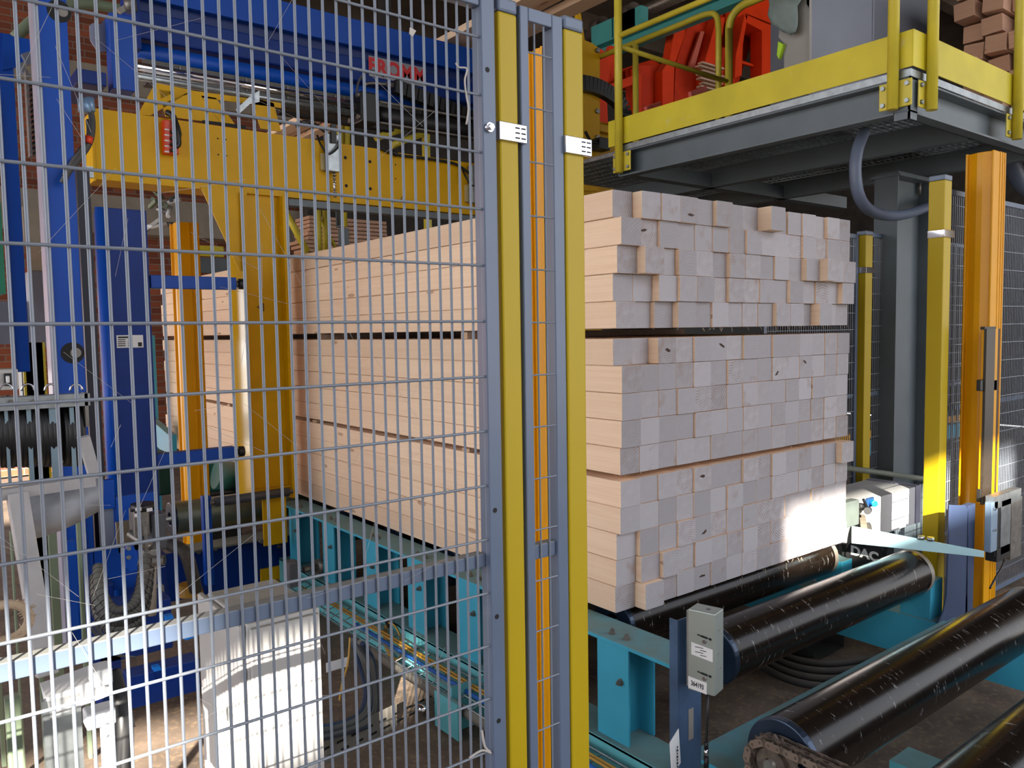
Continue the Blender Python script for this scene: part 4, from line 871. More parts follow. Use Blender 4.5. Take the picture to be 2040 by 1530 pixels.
# lower part of the platform: support column
hc=thing('support_upright','grey H-section steel upright under the platform right of the stack','upright',P(1815,900,Y=.45))
x0,x1=P(1786,600,Y=.45).x,P(1850,600,Y=.45).x; hz=P(1815,356,Y=.45).z
put('web',MB().box(x0,x1,.52,.532,0,hz),GRY2,hc); put('flange',MB().box(x0-.006,x0+.006,.45,.60,0,hz),GRY2,hc); put('flange',MB().box(x1-.006,x1+.006,.45,.60,0,hz),GRY2,hc)
put('head_plate',MB().box(x0-.02,x1+.02,.43,.62,hz,hz+.015),GRY2,hc); put('platform_packer',MB().box(x0,x1,.45,.6,hz+.015,zb-.0),GRY2,hc)
for x in (x0+.08,x1-.05): put('bolt',MB().tube((x,.5,hz-.07),(x,.5,hz+.02),.011,10),STL,hc)
pts=spline([P(1722,262,Y=.1),P(1708,300,Y=.1),P(1704,345,Y=.1),P(1712,392,Y=.1),P(1735,420,Y=.12),P(1775,430,Y=.2),P(1815,424,Y=.3),P(1848,412,Y=.35),P(1880,398,Y=.4)],10)
co=thing('conduit_hose','blue-grey flexible conduit looping down under the platform','conduit',pts[20])
b=MB(); b.path(pts,.029,14)
put('conduit',b,mat('blue grey conduit','5b6579',.45,var=.04),co)
# reddish and dark objects at extreme right under the platform
co2=thing('conduit_hose','thick dark grey conduit bending at the right edge under the platform','conduit',P(2030,380,Y=.0))
put('conduit',MB().path(spline([P(2012,315,Y=.1),P(2024,345,Y=.1),P(2040,372,Y=.1),P(2080,400,Y=.1)]),.05,14),mat('blue grey conduit','5b6579',.45),co2)

# ------------------------------------------------------------------ red machines, teal channel and upper background
def redframe(label,plates):
    t=None
    for nm,pts,Y,d,mm in plates:
        c=P(sum(a for a,b in pts)/len(pts),sum(b for a,b in pts)/len(pts),Y=Y)
        if t is None: t=thing('red_machine_frame',label,'machine frame',c,'red machine frames behind the platform rail')
        put(nm,poly(MB(),pts,Y,d),mm,t,bev=.004)
    return t
YR=3.4
redframe('orange-red machine frame directly right of the yellow gantry upright',[
 ('upright',[(1196,96),(1214,108),(1226,115),(1218,130),(1200,220),(1200,245),(1194,245)],YR,.12,RED),
 ('vane',[(1208,112),(1216,90),(1235,96),(1240,140),(1220,160)],YR+.1,.05,RED),
 ('cross_plate',[(1200,150),(1300,118),(1320,130),(1320,170),(1200,180)],YR+.2,.1,RED),
 ('shelf',[(1196,175),(1262,150),(1262,168),(1206,188)],YR-.05,.1,RED),
 ('leg',[(1194,170),(1210,205),(1212,250),(1194,250)],YR-.02,.1,RED)])
redframe('orange-red machine frame in the middle with a dark recess below',[
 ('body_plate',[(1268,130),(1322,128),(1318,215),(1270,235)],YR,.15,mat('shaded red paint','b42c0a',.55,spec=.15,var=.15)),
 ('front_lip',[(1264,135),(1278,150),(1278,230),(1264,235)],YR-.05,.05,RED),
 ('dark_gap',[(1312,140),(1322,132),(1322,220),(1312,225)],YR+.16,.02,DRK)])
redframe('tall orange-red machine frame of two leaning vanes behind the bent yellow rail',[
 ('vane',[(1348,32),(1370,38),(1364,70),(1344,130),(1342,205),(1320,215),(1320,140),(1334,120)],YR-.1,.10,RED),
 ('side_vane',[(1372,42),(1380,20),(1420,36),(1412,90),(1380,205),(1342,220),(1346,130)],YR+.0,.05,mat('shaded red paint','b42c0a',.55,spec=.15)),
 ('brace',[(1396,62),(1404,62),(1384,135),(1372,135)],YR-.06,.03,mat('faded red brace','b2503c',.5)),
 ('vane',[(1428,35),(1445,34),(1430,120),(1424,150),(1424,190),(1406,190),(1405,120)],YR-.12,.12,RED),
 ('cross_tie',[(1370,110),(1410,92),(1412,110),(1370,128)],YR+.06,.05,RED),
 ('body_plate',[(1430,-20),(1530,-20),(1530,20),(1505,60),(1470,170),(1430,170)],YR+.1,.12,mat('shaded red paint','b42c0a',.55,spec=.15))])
redframe('orange-red portal frame with open middle beside the grey control desk',[
 ('left_leg',[(1466,110),(1484,28),(1490,28),(1480,90),(1478,150),(1464,155)],YR-.15,.15,RED),
 ('top_plate',[(1484,28),(1540,52),(1550,60),(1545,75),(1488,45)],YR-.15,.2,RED),
 ('right_leg',[(1518,60),(1558,55),(1562,150),(1518,155)],YR-.15,.15,RED),
 ('upper_body',[(1460,-20),(1545,-20),(1545,50),(1486,26),(1470,90),(1460,90)],YR-.02,.1,RED),
 ('low_bar',[(1478,120),(1520,134),(1520,138),(1478,126)],YR-.05,.03,RED)])
tw=thing('wire_bundle','twisted rusty wire strands inside the red portal frame','wires',P(1511,110,Y=YR))
for k in range(4): put('strand',MB().path(spline([P(1508+k*3,62,Y=YR),P(1509+k*2,100,Y=YR),P(1512+k,150,Y=YR)]),.006,6),CHN,tw)
for i,pts in enumerate(([(1288,212),(1317,201),(1318,215),(1290,222)],[(1376,182),(1408,170),(1411,182),(1378,194)])):
    put('rubber_stop',poly(MB(),pts,1.9,.03),PINK,None,'salmon pink rubber stop pad behind the toe board, %s'%('left one' if i==0 else 'right one'),'stop pad','pink stop pads',bev=.006)
for i in range(7):
    z=P(1400,122+i*8,Y=3.2).z; x0=P(1394+R.uniform(0,8),130,Y=3.2).x
    put('small_lath',MB().box(x0,x0+.35,3.2,3.26,z-.016,z),LATH,None,'thin lath in the small pile between the red frames, %s from the top'%ORD[i],'lath','laths between the red frames')
tch=thing('teal_channel','teal steel channel running up to the right behind the red frames','channel',P(1300,60,X=4))
a=P(1185,118,X=4); b_=P(1500,-30,X=4); a.z=b_.z=(a.z+P(1400,15,X=4).z)/2
for (ya_,z_) in ((0,0),): 
    ys0=P(1190,110,X=4).y; ys1=P(1520,0,X=4).y; zz0=P(1350,32,X=4).z; zz1=P(1350,62,X=4).z
    put('channel_web',MB().box(4,4.02,ys1,ys0,zz1,zz0),mat('teal paint','3f8f8c',.5,var=.08),tch); put('channel_flange',MB().box(3.9,4.0,ys1,ys0,zz0-.012,zz0).box(3.9,4.0,ys1,ys0,zz1,zz1+.012),mat('teal paint','3f8f8c',.5),tch)
    for px_ in (1205,1250,1262): 
        yq=P(px_,70,X=3.95).y; put('bracket',MB().box(3.9,4.0,yq-.15,yq+.15,zz0,zz0+.2),mat('teal paint','3f8f8c',.5),tch)
sh_=thing('drive_shaft','rusty brown shaft with clamp rings above the teal channel','shaft',P(1300,10,X=4.2))
p0,p1=P(1150,80,X=4.2),P(1360,-10,X=4.2); p0.z=p1.z=(p0.z+p1.z)/2
put('shaft_tube',MB().tube(p0,p1,.06,14),CHN,sh_)
for f in (.25,.55): q=p0.lerp(p1,f); put('clamp_ring',MB().tube(q-(p1-p0).normalized()*.06,q+(p1-p0).normalized()*.06,.13,16),CHN,sh_)
# timber boards high up
for i,(xx,ya_,yb2,z_) in enumerate(((1.30,1.2,9-.5,0),(1.46,1.2,8,0),(1.62,1.2,8,0))):
    z_=P(1060,18,X=1.45).z+.0
    put('sawn_board',MB().box(xx,xx+.14,1.4+.06*i,7.6,z_+.05*(i%2),z_+.05+.05*(i%2)),WOOD,None,'long sawn board lying high above the fence post, %s from the left'%ORD[i],'board','sawn boards high above the fence post',loc=(xx,4,z_))
put('board_support',MB().box(.9,2.1,5.2,5.3,z_-.1,z_-.002),DRK,thing('overhead_rack','dark overhead steel rack carrying the sawn boards','rack',(1.6,5.2,z_-.1)))
put('rack_hanger',MB().box(2.0,2.1,5.2,5.3,z_,5.99),DRK,bpy.data.objects['overhead_rack'])
# control desk and jacket
YD=.45
cdk=thing('control_desk','tall grey control desk standing on the platform behind the toe board','control desk',P(1700,150,Y=YD))
xl_=P(1612,80,Y=YD).x; xm=P(1737,80,Y=YD).x; xn=P(1880,60,Y=YD).x
DSK=mat('desk grey','6d7280',.45,var=.04)
put('front_panel',MB().box(xl_,xm,YD,YD+.02,zt_+.03,4.1),DSK,cdk,bev=.002)
put('second_cabinet',MB().box(xm+.02,xn,YD+.04,YD+.7,zt_+.03,4.1),mat('second cabinet grey','5f636e',.45,var=.04),cdk,bev=.004)
put('edge_profile',MB().box(xm,xm+.02,YD-.005,YD+.06,zt_+.03,4.1),DSK,cdk,bev=.004)
def ps(x,y): return P(x,y,X=xl_)
side=[ps(1613,-30),ps(1613,160),ps(1562,170),ps(1562,86),ps(1551,74),ps(1553,58),ps(1590,-30)]
put('side_panel',MB().prism(side,(.02,0,0)),mat('warm beige grey','8f8a85',.5,var=.05),cdk)
jk=thing('hanging_jacket','grey-green work jacket with lime lining hung over the control desk','jacket',P(1560,60,X=xl_-.05))
b=MB(); rings=[]; prof=[(-40,1568,34),(0,1566,32),(20,1560,27),(40,1563,24),(55,1570,16),(66,1579,5)]
N2=14
for (y,xc_,rw) in prof:
    c=P(xc_,y,X=xl_-.06); k=rw/F*4.2
    for j in range(N2):
        a=2*math.pi*j/N2; w_=1+.07*math.sin(3*a+y*.1); b.v.append(c+Vector((math.cos(a)*k*.5,math.sin(a)*k*w_*1.25,.006*math.sin(5*a))))
for i in range(len(prof)-1):
    for j in range(N2): b.f.append((i*N2+j,i*N2+(j+1)%N2,(i+1)*N2+(j+1)%N2,(i+1)*N2+j)); b.sm.append(True)
b.f.append(tuple((len(prof)-1)*N2+j for j in range(N2))); b.sm.append(True)
put('sleeve',b,mat('jacket grey green','74817f',.85,var=.12,bump=.5,scale=16),jk)
LIM=mat('lime lining','a6cf2c',.7)
put('lime_trim',MB().prism([ps(1568,12),ps(1582,8),ps(1579,18),ps(1568,20)],(-.03,0,0)),LIM,jk,bev=.004)
put('lime_hem',MB().prism([ps(1556,84),ps(1566,90),ps(1562,105),ps(1557,120),ps(1553,112)],(-.03,0,0)),LIM,jk,bev=.004)
# timber pile at the top right
xw=3.15
n_=0
rr=random.Random(11)
yy0=P(1958,60,X=xw).y
for col in range(3):
    for row in range(8):
        y=yy0+.10-col*.136+rr.uniform(-.01,.01); z=zt_+.05+row*.113; xo=xw+rr.choice((0,.03,.08,-.05,.12))+col*.06
        o=put('stacked_timber',MB().box(xo,xo+1.6,y-.058,y+.058,z,z+.10),WOODB,None,'pinkish square timber in the ragged pile at the top right, %s row up, %s column'%(ORD[row],('left','middle','right')[col]),'timber','ragged timber pile on the platform',bev=.002,loc=(xo,y,z))
        o.rotation_euler=(rr.uniform(-.07,.07),0,rr.uniform(-.02,.02)); n_+=1
WB=WOODB

# ------------------------------------------------------------------ right side: posts, far fences, white cabinet, bracket, lever
def farpost(x0,x1,y0,y1,zt,label,cz,cap=True):
    t=thing('fence_post',label,'fence post',((x0+x1)/2,(y0+y1)/2,0),'yellow posts of the far fence')
    put('post_tube',MB().box(x0,x1,y0,y1,0,zt-.025),YEL,t,bev=.004); put('post_cap',MB().box(x0-.001,x1+.001,y0-.001,y1+.001,zt-.025,zt),GRY,t,bev=.004)
    put('hinge_clamp',MB().box(x0-.006,x1+.02,y0-.006,y0-.001,cz-.018,cz+.018).box(x0-.006,x0-.001,y0-.006,y1,cz-.018,cz+.018),CHR,t,bev=.002)
    return t
yr=-.28; xr_=P(1878,600,Y=yr).x; sL=.085
farpost(xr_,xr_+.075,yr,yr+.075,2.33,'sturdy yellow fence post right of the stack under the platform',P(1870,463,Y=yr).z)
def farfence(x0,x1,Y,zt,label,z0=.1):
    t=thing('safety_fence',label,'fence',((x0+x1)/2,Y,z0)); b=MB()
    x=x0+.03
    while x<x1-.01: b.box(x-.0018,x+.0018,Y-.0018,Y+.0018,z0,zt); x+=.0229
    z=zt-.075
    while z>z0: b.box(x0,x1,Y-.005,Y-.002,z-.0018,z+.0018); z-=.1007
    put('wire_mesh',b,GALW,t,kind='stuff')
    put('top_rail',MB().box(x0,x1,Y-.008,Y+.012,zt-.025,zt),GRY,t); put('bottom_rail',MB().box(x0,x1,Y-.008,Y+.012,z0,z0+.025),GRY,t)
    put('middle_rail',MB().box(x0,x1,Y+.002,Y+.02,1.18,1.205),GRY,t)
    put('stile',MB().box(x0,x0+.028,Y-.01,Y+.015,z0,zt),GRY,t); put('stile',MB().box(x1-.028,x1,Y-.01,Y+.015,z0,zt),GRY,t)
farfence(xr_+.09,3.6,yr+.10,2.30,'grey mesh fence running off right behind the amber light curtain')
xb0,xb1=P(1708,600,Y=.55).x,P(1722,600,Y=.55).x
farpost(xb0,xb1,.5,.56,2.20,'slim yellow fence post between the stack and the grey upright',P(1714,537,Y=.5).z)
farfence(xb1+.01,4.6,.55,2.20,'grey mesh fence behind the grey H-section upright')
farfence(1.66,xb0-.01,.55,2.18,'narrow strip of grey mesh fence beside the right edge of the stack')
rl=thing('grey_handrail','dusty grey tube rail low behind the right end of the stack','rail',P(1760,940,Y=.4))
put('rail_tube',MB().tube(P(1670,930,Y=.42),P(1850,955,Y=.42),.017,12),mat('dusty tube','6f7468',.6),rl)
# white cabinet
YWc=.15; x0=P(1712,1050,Y=YWc).x; x1=P(1832,1050,Y=YWc).x; wz=P(1770,985,Y=YWc).z
wcab=thing('white_cabinet','sunlit white machine cabinet standing right of the timber stack','cabinet',((x0+x1)/2,YWc+.2,0))
put('body',MB().box(x0,x1-.06,YWc,YWc+.30,.47,wz),WHC,wcab,bev=.004); put('side_trim',MB().box(x1-.058,x1,YWc-.004,YWc+.30,.47,wz+.005),mat('lavender grey edge','9d9dae',.4),wcab,bev=.003)
put('shaded_side',MB().box(x0-.06,x0-.002,YWc-.05,YWc+.2,.47,wz-.02),CAB,wcab,bev=.004)  # left face of the cabinet, its shade painted as a greyer enamel
put('pedestal',MB().box(x1-.20,x1-.08,YWc+.05,YWc+.25,0,.47),GRY2,wcab)
mo=thing('drive_motor','cast grey drive motor with a ring flange in front of the white cabinet','motor',P(1725,1060,Y=.09))
q=P(1722,1068,Y=.09)
put('ring_flange',MB().ring(q,q+Vector((-.05,.07,0)).normalized()*.03,.115,.075,32),mat('cream casting','5a5347',.5,var=.15),mo)
put('core',MB().tube(q+Vector((.02,-.02,0)),q+Vector((-.02,.03,0)),.072,24),DRK,mo)
px(b:=MB(),(1683,1003),(1712,1045),.02,.05); put('terminal_box',b,mat('terminal box grey','59615c',.5,var=.2),mo,bev=.006)
put('cable_neck',MB().tube(P(1708,1008,Y=.03),P(1722,1010,Y=.03),.018,12),BLK,mo)
bz_=thing('blue_button','small bright blue round button on a black bracket above the motor','button',P(1735,1000,Y=.0))
q=P(1736,1001,Y=.0); put('button_cap',MB().tube(q,q+Vector((-.02,-.03,0)),.016,20),BCBL,bz_,bev=.002); px(b:=MB(),(1728,994),(1741,1008),0.005,.01); put('back_plate',b,mat('dark blue plate','24476e',.5),bz_)
put('bracket',MB().path(spline([P(1720,995,Y=.01),P(1726,1008,Y=.01),P(1730,1016,Y=.01)]),.007,8).tube(P(1730,1016,Y=.01),P(1728,1018,Y=-.03),.018,16),BLK,bz_)
dc2=thing('black_badge_cover','black round cover lettered DAC below the pale blue bar','cover',P(1727,1110,Y=.02))
q=P(1722,1106,Y=.02); vd=Vector((CAM.x-q.x,CAM.y-q.y,0)).normalized(); vr=Vector((-vd.y,vd.x,0))
put('cover_disc',MB().tube(q,q+vd*.022,.092,10),mat('matt black cover','0d0d0e',.6),dc2,bev=.006)
text('DAC',.062,WHT,dc2,q+vd*.0235+Vector((0,0,.012)),vr+Vector((0,0,-.22)),(0,0,1),bold=.003)
put('cover_brace',MB().bar(q-vr*.098+Vector((0,0,.05)),q-vr*.085-Vector((0,0,.08)),.012,.02),BLK,dc2); put('cover_brace',MB().bar(q+vr*.10+Vector((0,0,.06)),q+vr*.08-Vector((0,0,.03)),.012,.02),BLK,dc2)
# pale blue bar
lv2=thing('pale_blue_bar','pale blue steel bar reaching from the stack corner towards the amber column','bar',P(1820,1085,Y=-.3))
LBL=mat('pale blue paint','b4dde6',.4,var=.06,scr=.4)
p0,p1=P(1697,1065,Y=-.03),P(1960,1104,Y=-.58)
b=MB(); h0,h1=.042,.014
d=(p1-p0).normalized(); s_=Vector((d.y,-d.x,0)).normalized()*.004
b.add([p0+s_+Vector((0,0,h0)),p0+s_-Vector((0,0,h0)),p1+s_-Vector((0,0,h1)),p1+s_+Vector((0,0,h1)),p0-s_+Vector((0,0,h0)),p0-s_-Vector((0,0,h0)),p1-s_-Vector((0,0,h1)),p1-s_+Vector((0,0,h1))],[(0,1,2,3),(7,6,5,4),(0,4,5,1),(3,2,6,7),(0,3,7,4),(1,5,6,2)])
put('bar_plate',b,LBL,lv2,bev=.002)
for f in (.55,.62): q=p0.lerp(p1,f)+Vector((0,0,.03)); put('bolt',MB().tube(q-Vector((0,0,.005)),q+Vector((0,0,.012)),.016,8),GALV,lv2)
# grey blue foot bracket with sensor
br=thing('sensor_bracket','blue-grey curved steel bracket rising beside the amber light curtain','bracket',P(1905,1240,Y=-.42))
pts=[(1890,1005),(1932,1008),(1928,1250),(1862,1250),(1866,1240),(1905,1190),(1922,1180) ,(1925,1170)]
pts=[(1893,1008),(1934,1008),(1926,1200),(1960,1330),(1840,1330),(1862,1250),(1905,1195),(1921,1176),(1926,1150),(1888,1120)]
pts=[(1893,1006),(1930,1007),(1928,1280),(1850,1290),(1872,1242),(1912,1190),(1922,1165),(1922,1130),(1893,1125)]
pts=[(1893,1006),(1924,1007),(1930,1020),(1928,1300),(1845,1300),(1868,1245),(1880,1220),(1886,1190),(1888,1150)]
put('bracket_plate',poly(MB(),pts,-.42,.008),mat('steel blue paint','36435f',.5,var=.1,spec=.3),br,bev=.002)
px(b:=MB(),(1928,1008),(1936,1300),-.42,.03); put('bracket_flange',b,mat('steel blue paint','36435f'),br)
ss=thing('sensor_unit','galvanised sensor unit with a dark strip at the right edge','sensor',P(1960,1080,Y=-.46))
px(b:=MB(),(1984,995),(1996,1102),-.485,.02); put('dark_strip',b,BLK,ss)
px(b:=MB(),(1976,1002),(1986,1096),-.49,.03); put('left_profile',b,mat('pale blue steel','9fb6cc',.35,metal=.5),ss,bev=.002)
px(b:=MB(),(1996,998),(2012,1098),-.49,.03); put('right_profile',b,GALV,ss,bev=.002)
px(b:=MB(),(2016,996),(2034,1106),-.46,.02); put('back_sheet',b,STL,ss,bev=.002)
px(b:=MB(),(1982,990),(2034,996),-.49,.04); put('top_cap',b,GALV,ss)
px(b:=MB(),(1986,1094),(2012,1108),-.49,.05); put('bottom_clip',b,BLK,ss)
for y in (1014,1056): q=P(1982,y,Y=-.495); put('screw',MB().tube(q,q-Vector((0,.004,0)),.007,8),CHR,ss)
put('cable',MB().path(spline([P(2000,1106,Y=-.46),P(1998,1125,Y=-.46),P(1984,1150,Y=-.46),P(1972,1172,Y=-.46)]),.005,8),BLK,ss)
# black scale strip on the amber column
scs=thing('vertical_scale_strip','narrow dark strip with amber edges set in the right light curtain column','strip',P(1970,1000,Y=-.40))
px(b:=MB(),(1966,655),(1975,1000),-.400,.012); put('dark_strip',b,mat('dotted dark strip','2c241c',.4,var=.3,scale=80),scs)
px(b:=MB(),(1974,655),(1980,1000),-.392,.015); put('amber_edge',b,AYEL,scs); px(b:=MB(),(1963,655),(1967,1000),-.392,.015); put('amber_edge',b,AYEL,scs)
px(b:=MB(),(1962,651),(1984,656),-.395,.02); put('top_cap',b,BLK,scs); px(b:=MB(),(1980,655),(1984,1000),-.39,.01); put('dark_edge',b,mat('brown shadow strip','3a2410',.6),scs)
px(b:=MB(),(1954,757),(1962,778),-.392,.02); put('clip',b,BLK,scs,bev=.003); px(b:=MB(),(1954,975),(1962,998),-.392,.02); put('clip',b,BLK,scs,bev=.003); px(b:=MB(),(1978,757),(1986,778),-.392,.02); put('clip',b,BLK,scs,bev=.003)

# ------------------------------------------------------------------ sensor post in the right foreground
YS=-.62
sp_=thing('sensor_post','blue-grey flat steel post with a long slot carrying the sensor box','post',P(1370,1530,Y=YS))
STB=mat('blued steel','4f6a8c',.4,metal=.45,var=.25,scale=12)
YP_=-.560
x0,x1=P(1352,1400,Y=YP_).x,P(1397,1400,Y=YP_).x; z1=P(1375,1228,Y=YP_).z
put('post_plate',MB().box(x0,x1,YP_,YP_+.006,0,z1),STB,sp_,bev=.001)
put('post_flange',MB().box(x0-.004,x0,YP_,YP_+.03,0,z1),STB,sp_)
zz0,zz1=P(1376,1473,Y=YP_).z,P(1376,1411,Y=YP_).z; q0=P(1376,1440,Y=YP_)
put('long_slot',MB().box(q0.x-.011,q0.x+.011,YP_-.0015,YP_-.0005,zz0,zz1),mat('light through slot','85807a',.8),sp_,bev=.004)
rg=P(1424,1300,Y=YS-.05)
cdir=Vector((-.804,-.594,0)).normalized(); rr_=Vector((.594,-.804,0)).normalized()
e1=(math.cos(math.radians(22))*rr_+math.sin(math.radians(22))*cdir).normalized(); e2=(math.cos(math.radians(68))*rr_-math.sin(math.radians(68))*cdir).normalized()
fx=e1; fn=e1.cross(Vector((0,0,1))); fn=fn if fn.dot(cdir)>0 else -fn
dep=(Vector((rg.x,rg.y,0))-Vector((CAM.x,CAM.y,0))).dot(Vector((math.sin(YAW),math.cos(YAW),0)))
W_=51/F*dep/math.cos(math.radians(30)); D_=.060
zb0,zb1=rg.z-93/F*dep,rg.z+79/F*dep
sb=thing('sensor_box','zinc-plated sensor box with white labels numbered 364193','sensor box',(rg.x,rg.y,zb0))
Rg=Vector((rg.x,rg.y,zb0)); Lf=Rg-e1*W_; Hh=Vector((0,0,zb1-zb0))
rnd_=[Lf,Lf+e1*(W_-.006),Rg-e1*.001+e2*.001,Rg+e2*.006,Rg+e2*D_,Lf+e2*D_]
put('cover',MB().prism(rnd_,Hh),ZINC,sb,bev=.002)
put('mount_flange',MB().prism([Lf+e2*.02-e1*.014,Lf+e2*.02,Lf+e2*.024,Lf+e2*.024-e1*.014],Hh*.95),GALV,sb)
put('top_emblem',MB().ring(Lf+e1*W_*.6+e2*D_*.5+Hh,Lf+e1*W_*.6+e2*D_*.5+Hh+Vector((0,0,.0006)),.006,.004,16),BLK,sb)
def fp_(u,v): return Lf+e1*(W_*u)+Hh*v+fn*.0009
for v in (.70,.245):
    put('punched_slot',MB().bar(fp_(.36,v+.012),fp_(.50,v+.002),.0012,.003).bar(fp_(.50,v+.004),fp_(.74,v-.008),.0012,.0055).bar(fp_(.78,v-.008),fp_(.88,v-.013),.0012,.006),HOLE,sb)
    q=fp_(.62,v-.055); put('screw',MB().tube(q,q+fn*.003,.0055,12),CHR,sb)
c=fp_(.53,.51); put('label_plate',MB().obox(c,e1*W_*.40-Vector((0,0,.004)),fn*.0004,(0,0,.0175)),WHT,sb)
for k in range(4): put('label_print',MB().obox(c+Vector((0,0,.011-.007*k))+fn*.0007+e1*(-.008+.012*(k%2)),e1*(.012-.003*(k%2)),fn*.0002,(0,0,.0009)),INK,sb)
c=fp_(.36,.085); put('number_plate',MB().obox(c,e1*W_*.35-Vector((0,0,.003)),fn*.0004,(0,0,.0165)),WHT,sb)
text('364193',.0195,INK,sb,c+fn*.0009,e1-Vector((0,0,.12)),(0,0,1),sx=.66,bold=.0004,ext=.0002)
for v,w_ in ((.78,.4),(.5,.3),(.3,.6)): q=Rg+e2*D_*w_+Hh*v; n2=-(e2.cross(Vector((0,0,1)))); n2=n2 if n2.dot(cdir)>0 else -n2; put('side_rivet',MB().tube(q,q+n2*.0015,.002,8),CHR,sb)
put('box_cable',MB().path([P(1410,1385,Y=YS-.02),P(1409,1430,Y=YS-.02),P(1407,1480,Y=YS-.02),P(1406,1540,Y=YS-.02)],.0038,8),BLK,sb)
q=P(1407,1492,Y=YS-.02); put('plug',MB().tube(q,q-Vector((0,0,.022)),.0065,12),CHR,sb); put('plug_collar',MB().tube(q+Vector((0,0,.02)),q,.006,12).tube(q-Vector((0,0,.022)),q-Vector((0,0,.06)),.007,12),BLK,sb)
# hoses on the floor between rollers
for k in range(4):
    pts=[P(x,y+k*15,Z=.03) for x,y in ((1490,1262),(1530,1290),(1580,1312),(1640,1322),(1700,1318),(1760,1306))]
    t=thing('floor_hose','dark ribbed hose on the dirt floor between the rollers, %s from the back'%ORD[k],'hose',pts[2],'dark hoses on the floor')
    put('hose',MB().path(spline(pts,6),.017,10),mat('dusty floor hose','2e2c29',.7,var=.3,dust=.7,dusth='5d554c'),t)
pd=thing('drip_pan','dark folded steel pan on the floor behind the nearest front roller','pan',P(1640,1300,Z=.02))
q=P(1640,1300,Z=.02); put('pan',MB().box(q.x-.12,q.x+.16,q.y-.02,q.y+.25,.01,.015).box(q.x+.155,q.x+.16,q.y-.02,q.y+.25,.015,.07).box(q.x-.12,q.x-.115,q.y-.02,q.y+.25,.015,.07),DRK,pd)
# ------------------------------------------------------------------ far background
bp2=thing('far_platform','grey steel platform with yellow edge seen beyond the stack under the gantry','platform',(1.5,8,2))
YQ=7.2
px(b:=MB(),(690,412),(960,424),YQ,.03); 
xx0,xx1=P(680,440,Y=YQ).x,2.4; zq=P(700,455,Y=YQ).z
put('channel',MB().box(xx0,xx1,YQ,YQ+.02,zq,zq+.24).box(xx0,xx1,YQ-.08,YQ,zq,zq+.02).box(xx0,xx1,YQ-.08,YQ,zq+.22,zq+.24),GRY2,bp2)
put('yellow_edge',MB().box(xx0,xx1,YQ-.09,YQ-.08,zq+.26,zq+.42),TOE,bp2); put('post',MB().box(xx0,xx0+.1,YQ,YQ+.1,0,zq),GRY2,bp2); put('rail_post',MB().tube((xx0,YQ-.1,zq),(xx0,YQ-.1,zq+1.3),.03,10),PYEL,bp2)
st3=thing('yellow_stair','pale yellow stair rails behind the stack below the gantry','stair',(P(620,480,Y=7).x,7,0))
put('stair_post',MB().tube((P(634,500,Y=6.9).x,6.9,0),P(634,505,Y=6.9),.045,10),PYEL,st3)
put('stair_rail',MB().tube(P(560,405,Y=6.9),P(612,502,Y=6.9),.04,10),PYEL,st3); put('stair_rail',MB().tube(P(632,410,Y=6.9),P(634,505,Y=6.9),.045,10),PYEL,st3); put('stair_rail',MB().tube(P(647,415,Y=7),P(648,505,Y=7),.03,10),PYEL,st3); put('stair_rail',MB().tube(P(634,432,Y=7),P(668,492,Y=7),.02,10),PYEL,st3)
put('cross_rail',MB().tube(P(748,275,Y=6.5),P(800,258,Y=6.5),.04,10).tube(P(780,290,Y=6.5),P(845,265,Y=6.5),.04,10),PYEL,st3)
put('rail_upright',MB().tube(P(676,216,Y=6.5),P(676,300,Y=6.5),.04,10),PYEL,st3); put('rail_upright',MB().tube(P(691,220,Y=6.5),P(691,300,Y=6.5),.04,10),PYEL,st3); put('rail_upright',MB().box(P(845,300,Y=6.5).x,P(857,300,Y=6.5).x,6.5,6.55,2.9,P(850,265,Y=6.5).z),PYEL,st3)
rr=random.Random(5)
for k in range(10):
    z=P(650,432+k*8,Y=8).z; x0=P(604+rr.uniform(0,14)-k*1.2,440,Y=8).x
    put('distant_plank',MB().box(x0,x0+1.15,7.95,8.4,z-.05,z-.008),WOODB,None,'thin plank in the small distant pile seen under the gantry, %s from the top'%ORD[k],'plank','planks in the distant pile',loc=(x0,8,z))
put('plank_trestle',MB().box(P(600,500,Y=8).x,P(690,500,Y=8).x,7.95,8.4,0,P(650,504,Y=8).z-.051),DRK,thing('plank_trestle','dark trestle under the distant plank pile','trestle',(-.6,8.1,0)))
py=thing('yellow_toe_platform','short yellow-edged grey platform end left of the press arm','platform',P(420,520,Y=6.5))
px(b:=MB(),(384,488),(446,512),6.5,.05); put('yellow_edge',b,TOE,py); px(b:=MB(),(390,512),(458,545),6.5,.05); put('grey_channel',b,GRY2,py); px(b:=MB(),(400,545),(412,1400),6.55,.1); put('platform_leg',b,GRY2,py)
fx_=thing('wire_rack_parts','jumble of pale pipe fittings hanging left of the yellow gusset','fittings',P(320,420,Y=5))
for k in range(12):
    p=P(295+rr.uniform(0,50),395+rr.uniform(0,60),Y=5); q=p+Vector((rr.uniform(-.15,.15),rr.uniform(-.1,.1),rr.uniform(-.12,.12))); put('pipe_piece',MB().bar(p,q,.03,.03) if k%2 else MB().tube(p,q,.02,8),(GALV,STL,WHC,GRN)[k%4],fx_)
q=P(320,400,Y=5); put('hanger',MB().tube(q,(q.x,q.y,5.75),.012,8),STL,fx_)
gm=thing('green_machine','dark green gearbox and motors under the far end of the timber','machine',P(440,940,Y=4.2))
px(b:=MB(),(396,905),(440,980),4.2,.3); put('gearbox',b,mat('dark green casting','1f5a50',.5,var=.2,dust=.5),gm,bev=.02)
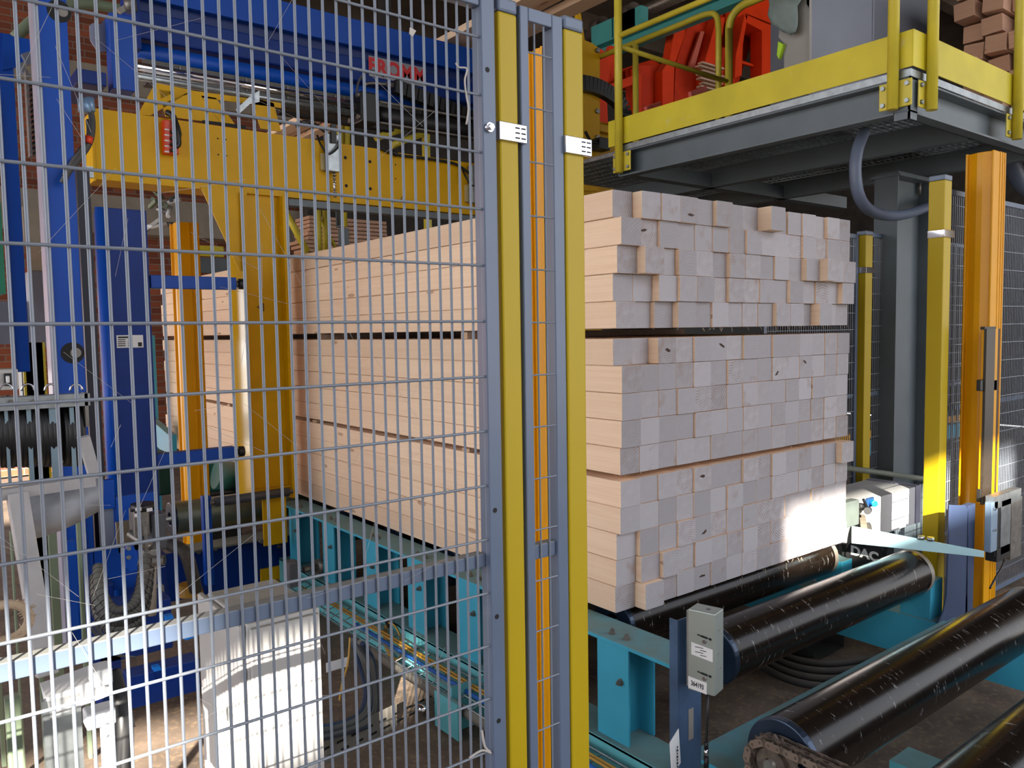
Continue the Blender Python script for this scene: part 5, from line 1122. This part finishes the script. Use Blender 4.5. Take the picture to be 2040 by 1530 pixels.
put('motor',MB().tube(P(430,945,Y=4.0),P(470,950,Y=4.0),.11,20),mat('dark green casting','1f5a50',.5),gm); px(b:=MB(),(310,905),(345,985),4.4,.3); put('gearbox',b,mat('deep green','153f38',.5),gm,bev=.02)
put('mounting',MB().box(P(400,990,Y=4.2).x,P(470,990,Y=4.2).x,4.1,4.5,0,P(440,978,Y=4.2).z),DRK,gm)
tf=thing('turquoise_guide','turquoise side guide at the far left end of the timber stack','guide',P(315,760,Y=5.6))
px(b:=MB(),(302,668),(318,880),5.8,.1); put('guide_plate',b,TUR,tf); put('guide_beam',MB().bar(P(300,850,Y=5.9),P(345,890,Y=5.0),.06,.2),TUR,tf); put('guide_foot',MB().box(P(305,900,Y=5.8).x,P(318,900,Y=5.8).x,5.8,5.9,0,P(310,870,Y=5.8).z),TUR,tf)
lg=thing('grey_tank','plain grey cabinet in the far left background','cabinet',P(70,560,Y=4.5))
px(b:=MB(),(58,540),(100,690),4.5,.4); put('tank_body',b,mat('mid grey enamel','6d7080',.5),lg); px(b:=MB(),(56,490),(90,540),4.6,.05); put('vent_grille',b,mat('tan grille','9b8a78',.7),lg)
px(b:=MB(),(-20,600),(60,685),4.7,.4); put('tank_body_low',b,mat('mid grey enamel','6d7080',.5),lg); px(b:=MB(),(40,690),(60,900),4.7,.2); put('cabinet_leg',b,GRY2,lg)
for k in range(5): px(b:=MB(),(69+k*5,682),(72+k*5,1190),3.6,.02); put('yellow_bar',b,PYEL,lg if False else (yb2:=bpy.data.objects.get('yellow_grid') or thing('yellow_grid','yellow vertical bar grid in the gap between the two left blue uprights','grid',P(80,790,Y=3.6))))
gg=thing('green_tank','green machine cover at the far left edge','cover',P(5,500,Y=4))
px(b:=MB(),(-40,400),(12,585),4,.3); put('cover',b,mat('emerald green','23866a',.5),gg)
cs=thing('concrete_block','grey concrete lintel block behind the left blue uprights','block',P(70,450,Y=6))
put('block',MB().box(P(45,400,Y=8.4).x,P(92,400,Y=8.4).x,8.4,8.7,P(70,485,Y=8.4).z,P(70,412,Y=8.4).z),CONC,cs)
# dark machinery filling the far right background
for i,(x0,x1,y0,z1,lab) in enumerate(((2.2,4.2,5.0,2.3,'dark machine block in the gloom behind the timber stack'),(5.0,7.0,4.0,2.2,'dark machine block in the gloom behind the far fence'))):
    t=thing('dark_machine',lab,'machine',((x0+x1)/2,y0,0)); put('housing',MB().box(x0,x1,y0,y0+1,.3,z1),DRK,t,bev=.02); put('plinth',MB().box(x0+.1,x1-.1,y0+.1,y0+.9,0,.3),DRK,t)
    put('guard_band',MB().box(x0+.1,x1-.1,y0-.01,y0,z1-.5,z1-.3),mat('dull amber band','7a5a14',.6),t)
for i,y in enumerate((1.1,2.3)):
    t=thing('turquoise_conveyor_leg','turquoise steel trestle low behind the far fence, %s one'%('nearer','farther')[i],'trestle',(3.8,y,0)); put('trestle_top',MB().box(2.6,5.6,y,y+.12,.62,.74),TUR,t); put('trestle_leg',MB().box(3.0,3.1,y,y+.1,0,.62),TUR,t); put('trestle_leg',MB().box(5.0,5.1,y,y+.1,0,.62),TUR,t); put('amber_strip',MB().box(2.6,5.6,y-.02,y,.76,.82),AYEL,t)

wb=MB(); rr=random.Random(21)
for k in range(46):
    p=P(rr.uniform(10,960),rr.uniform(20,1450),Y=YF-.003); q=p+Vector((rr.uniform(-.12,.12),0,rr.uniform(-.12,.12)))
    q.x=min(q.x,-1.21); wb.tube(p,q,.00022,3,cap=False)
put('cobweb',wb,mat('cobweb','b8b4ae',.9),None,'fine cobweb threads spun across the wide wire mesh fence','cobweb',None,kind='stuff')

sp=MB(); rr=random.Random(8)
for k in range(60):
    zz=rr.choice((1.628,1.628,1.097,.58)); x=rr.uniform(0,1.56); p=Vector((x,rr.uniform(-.02,0),zz+rr.uniform(-.002,.001))); q=p+Vector((rr.uniform(-.014,.014),-rr.uniform(0,.01),-rr.uniform(.004,.02))); sp.tube(p,q,.0006,3,cap=False)
put('wood_splinters',sp,mat('splinter fibre','dcc6a8',.8),None,'short pale splinters fraying under the sawn ends of the packs','splinters',None,kind='stuff')
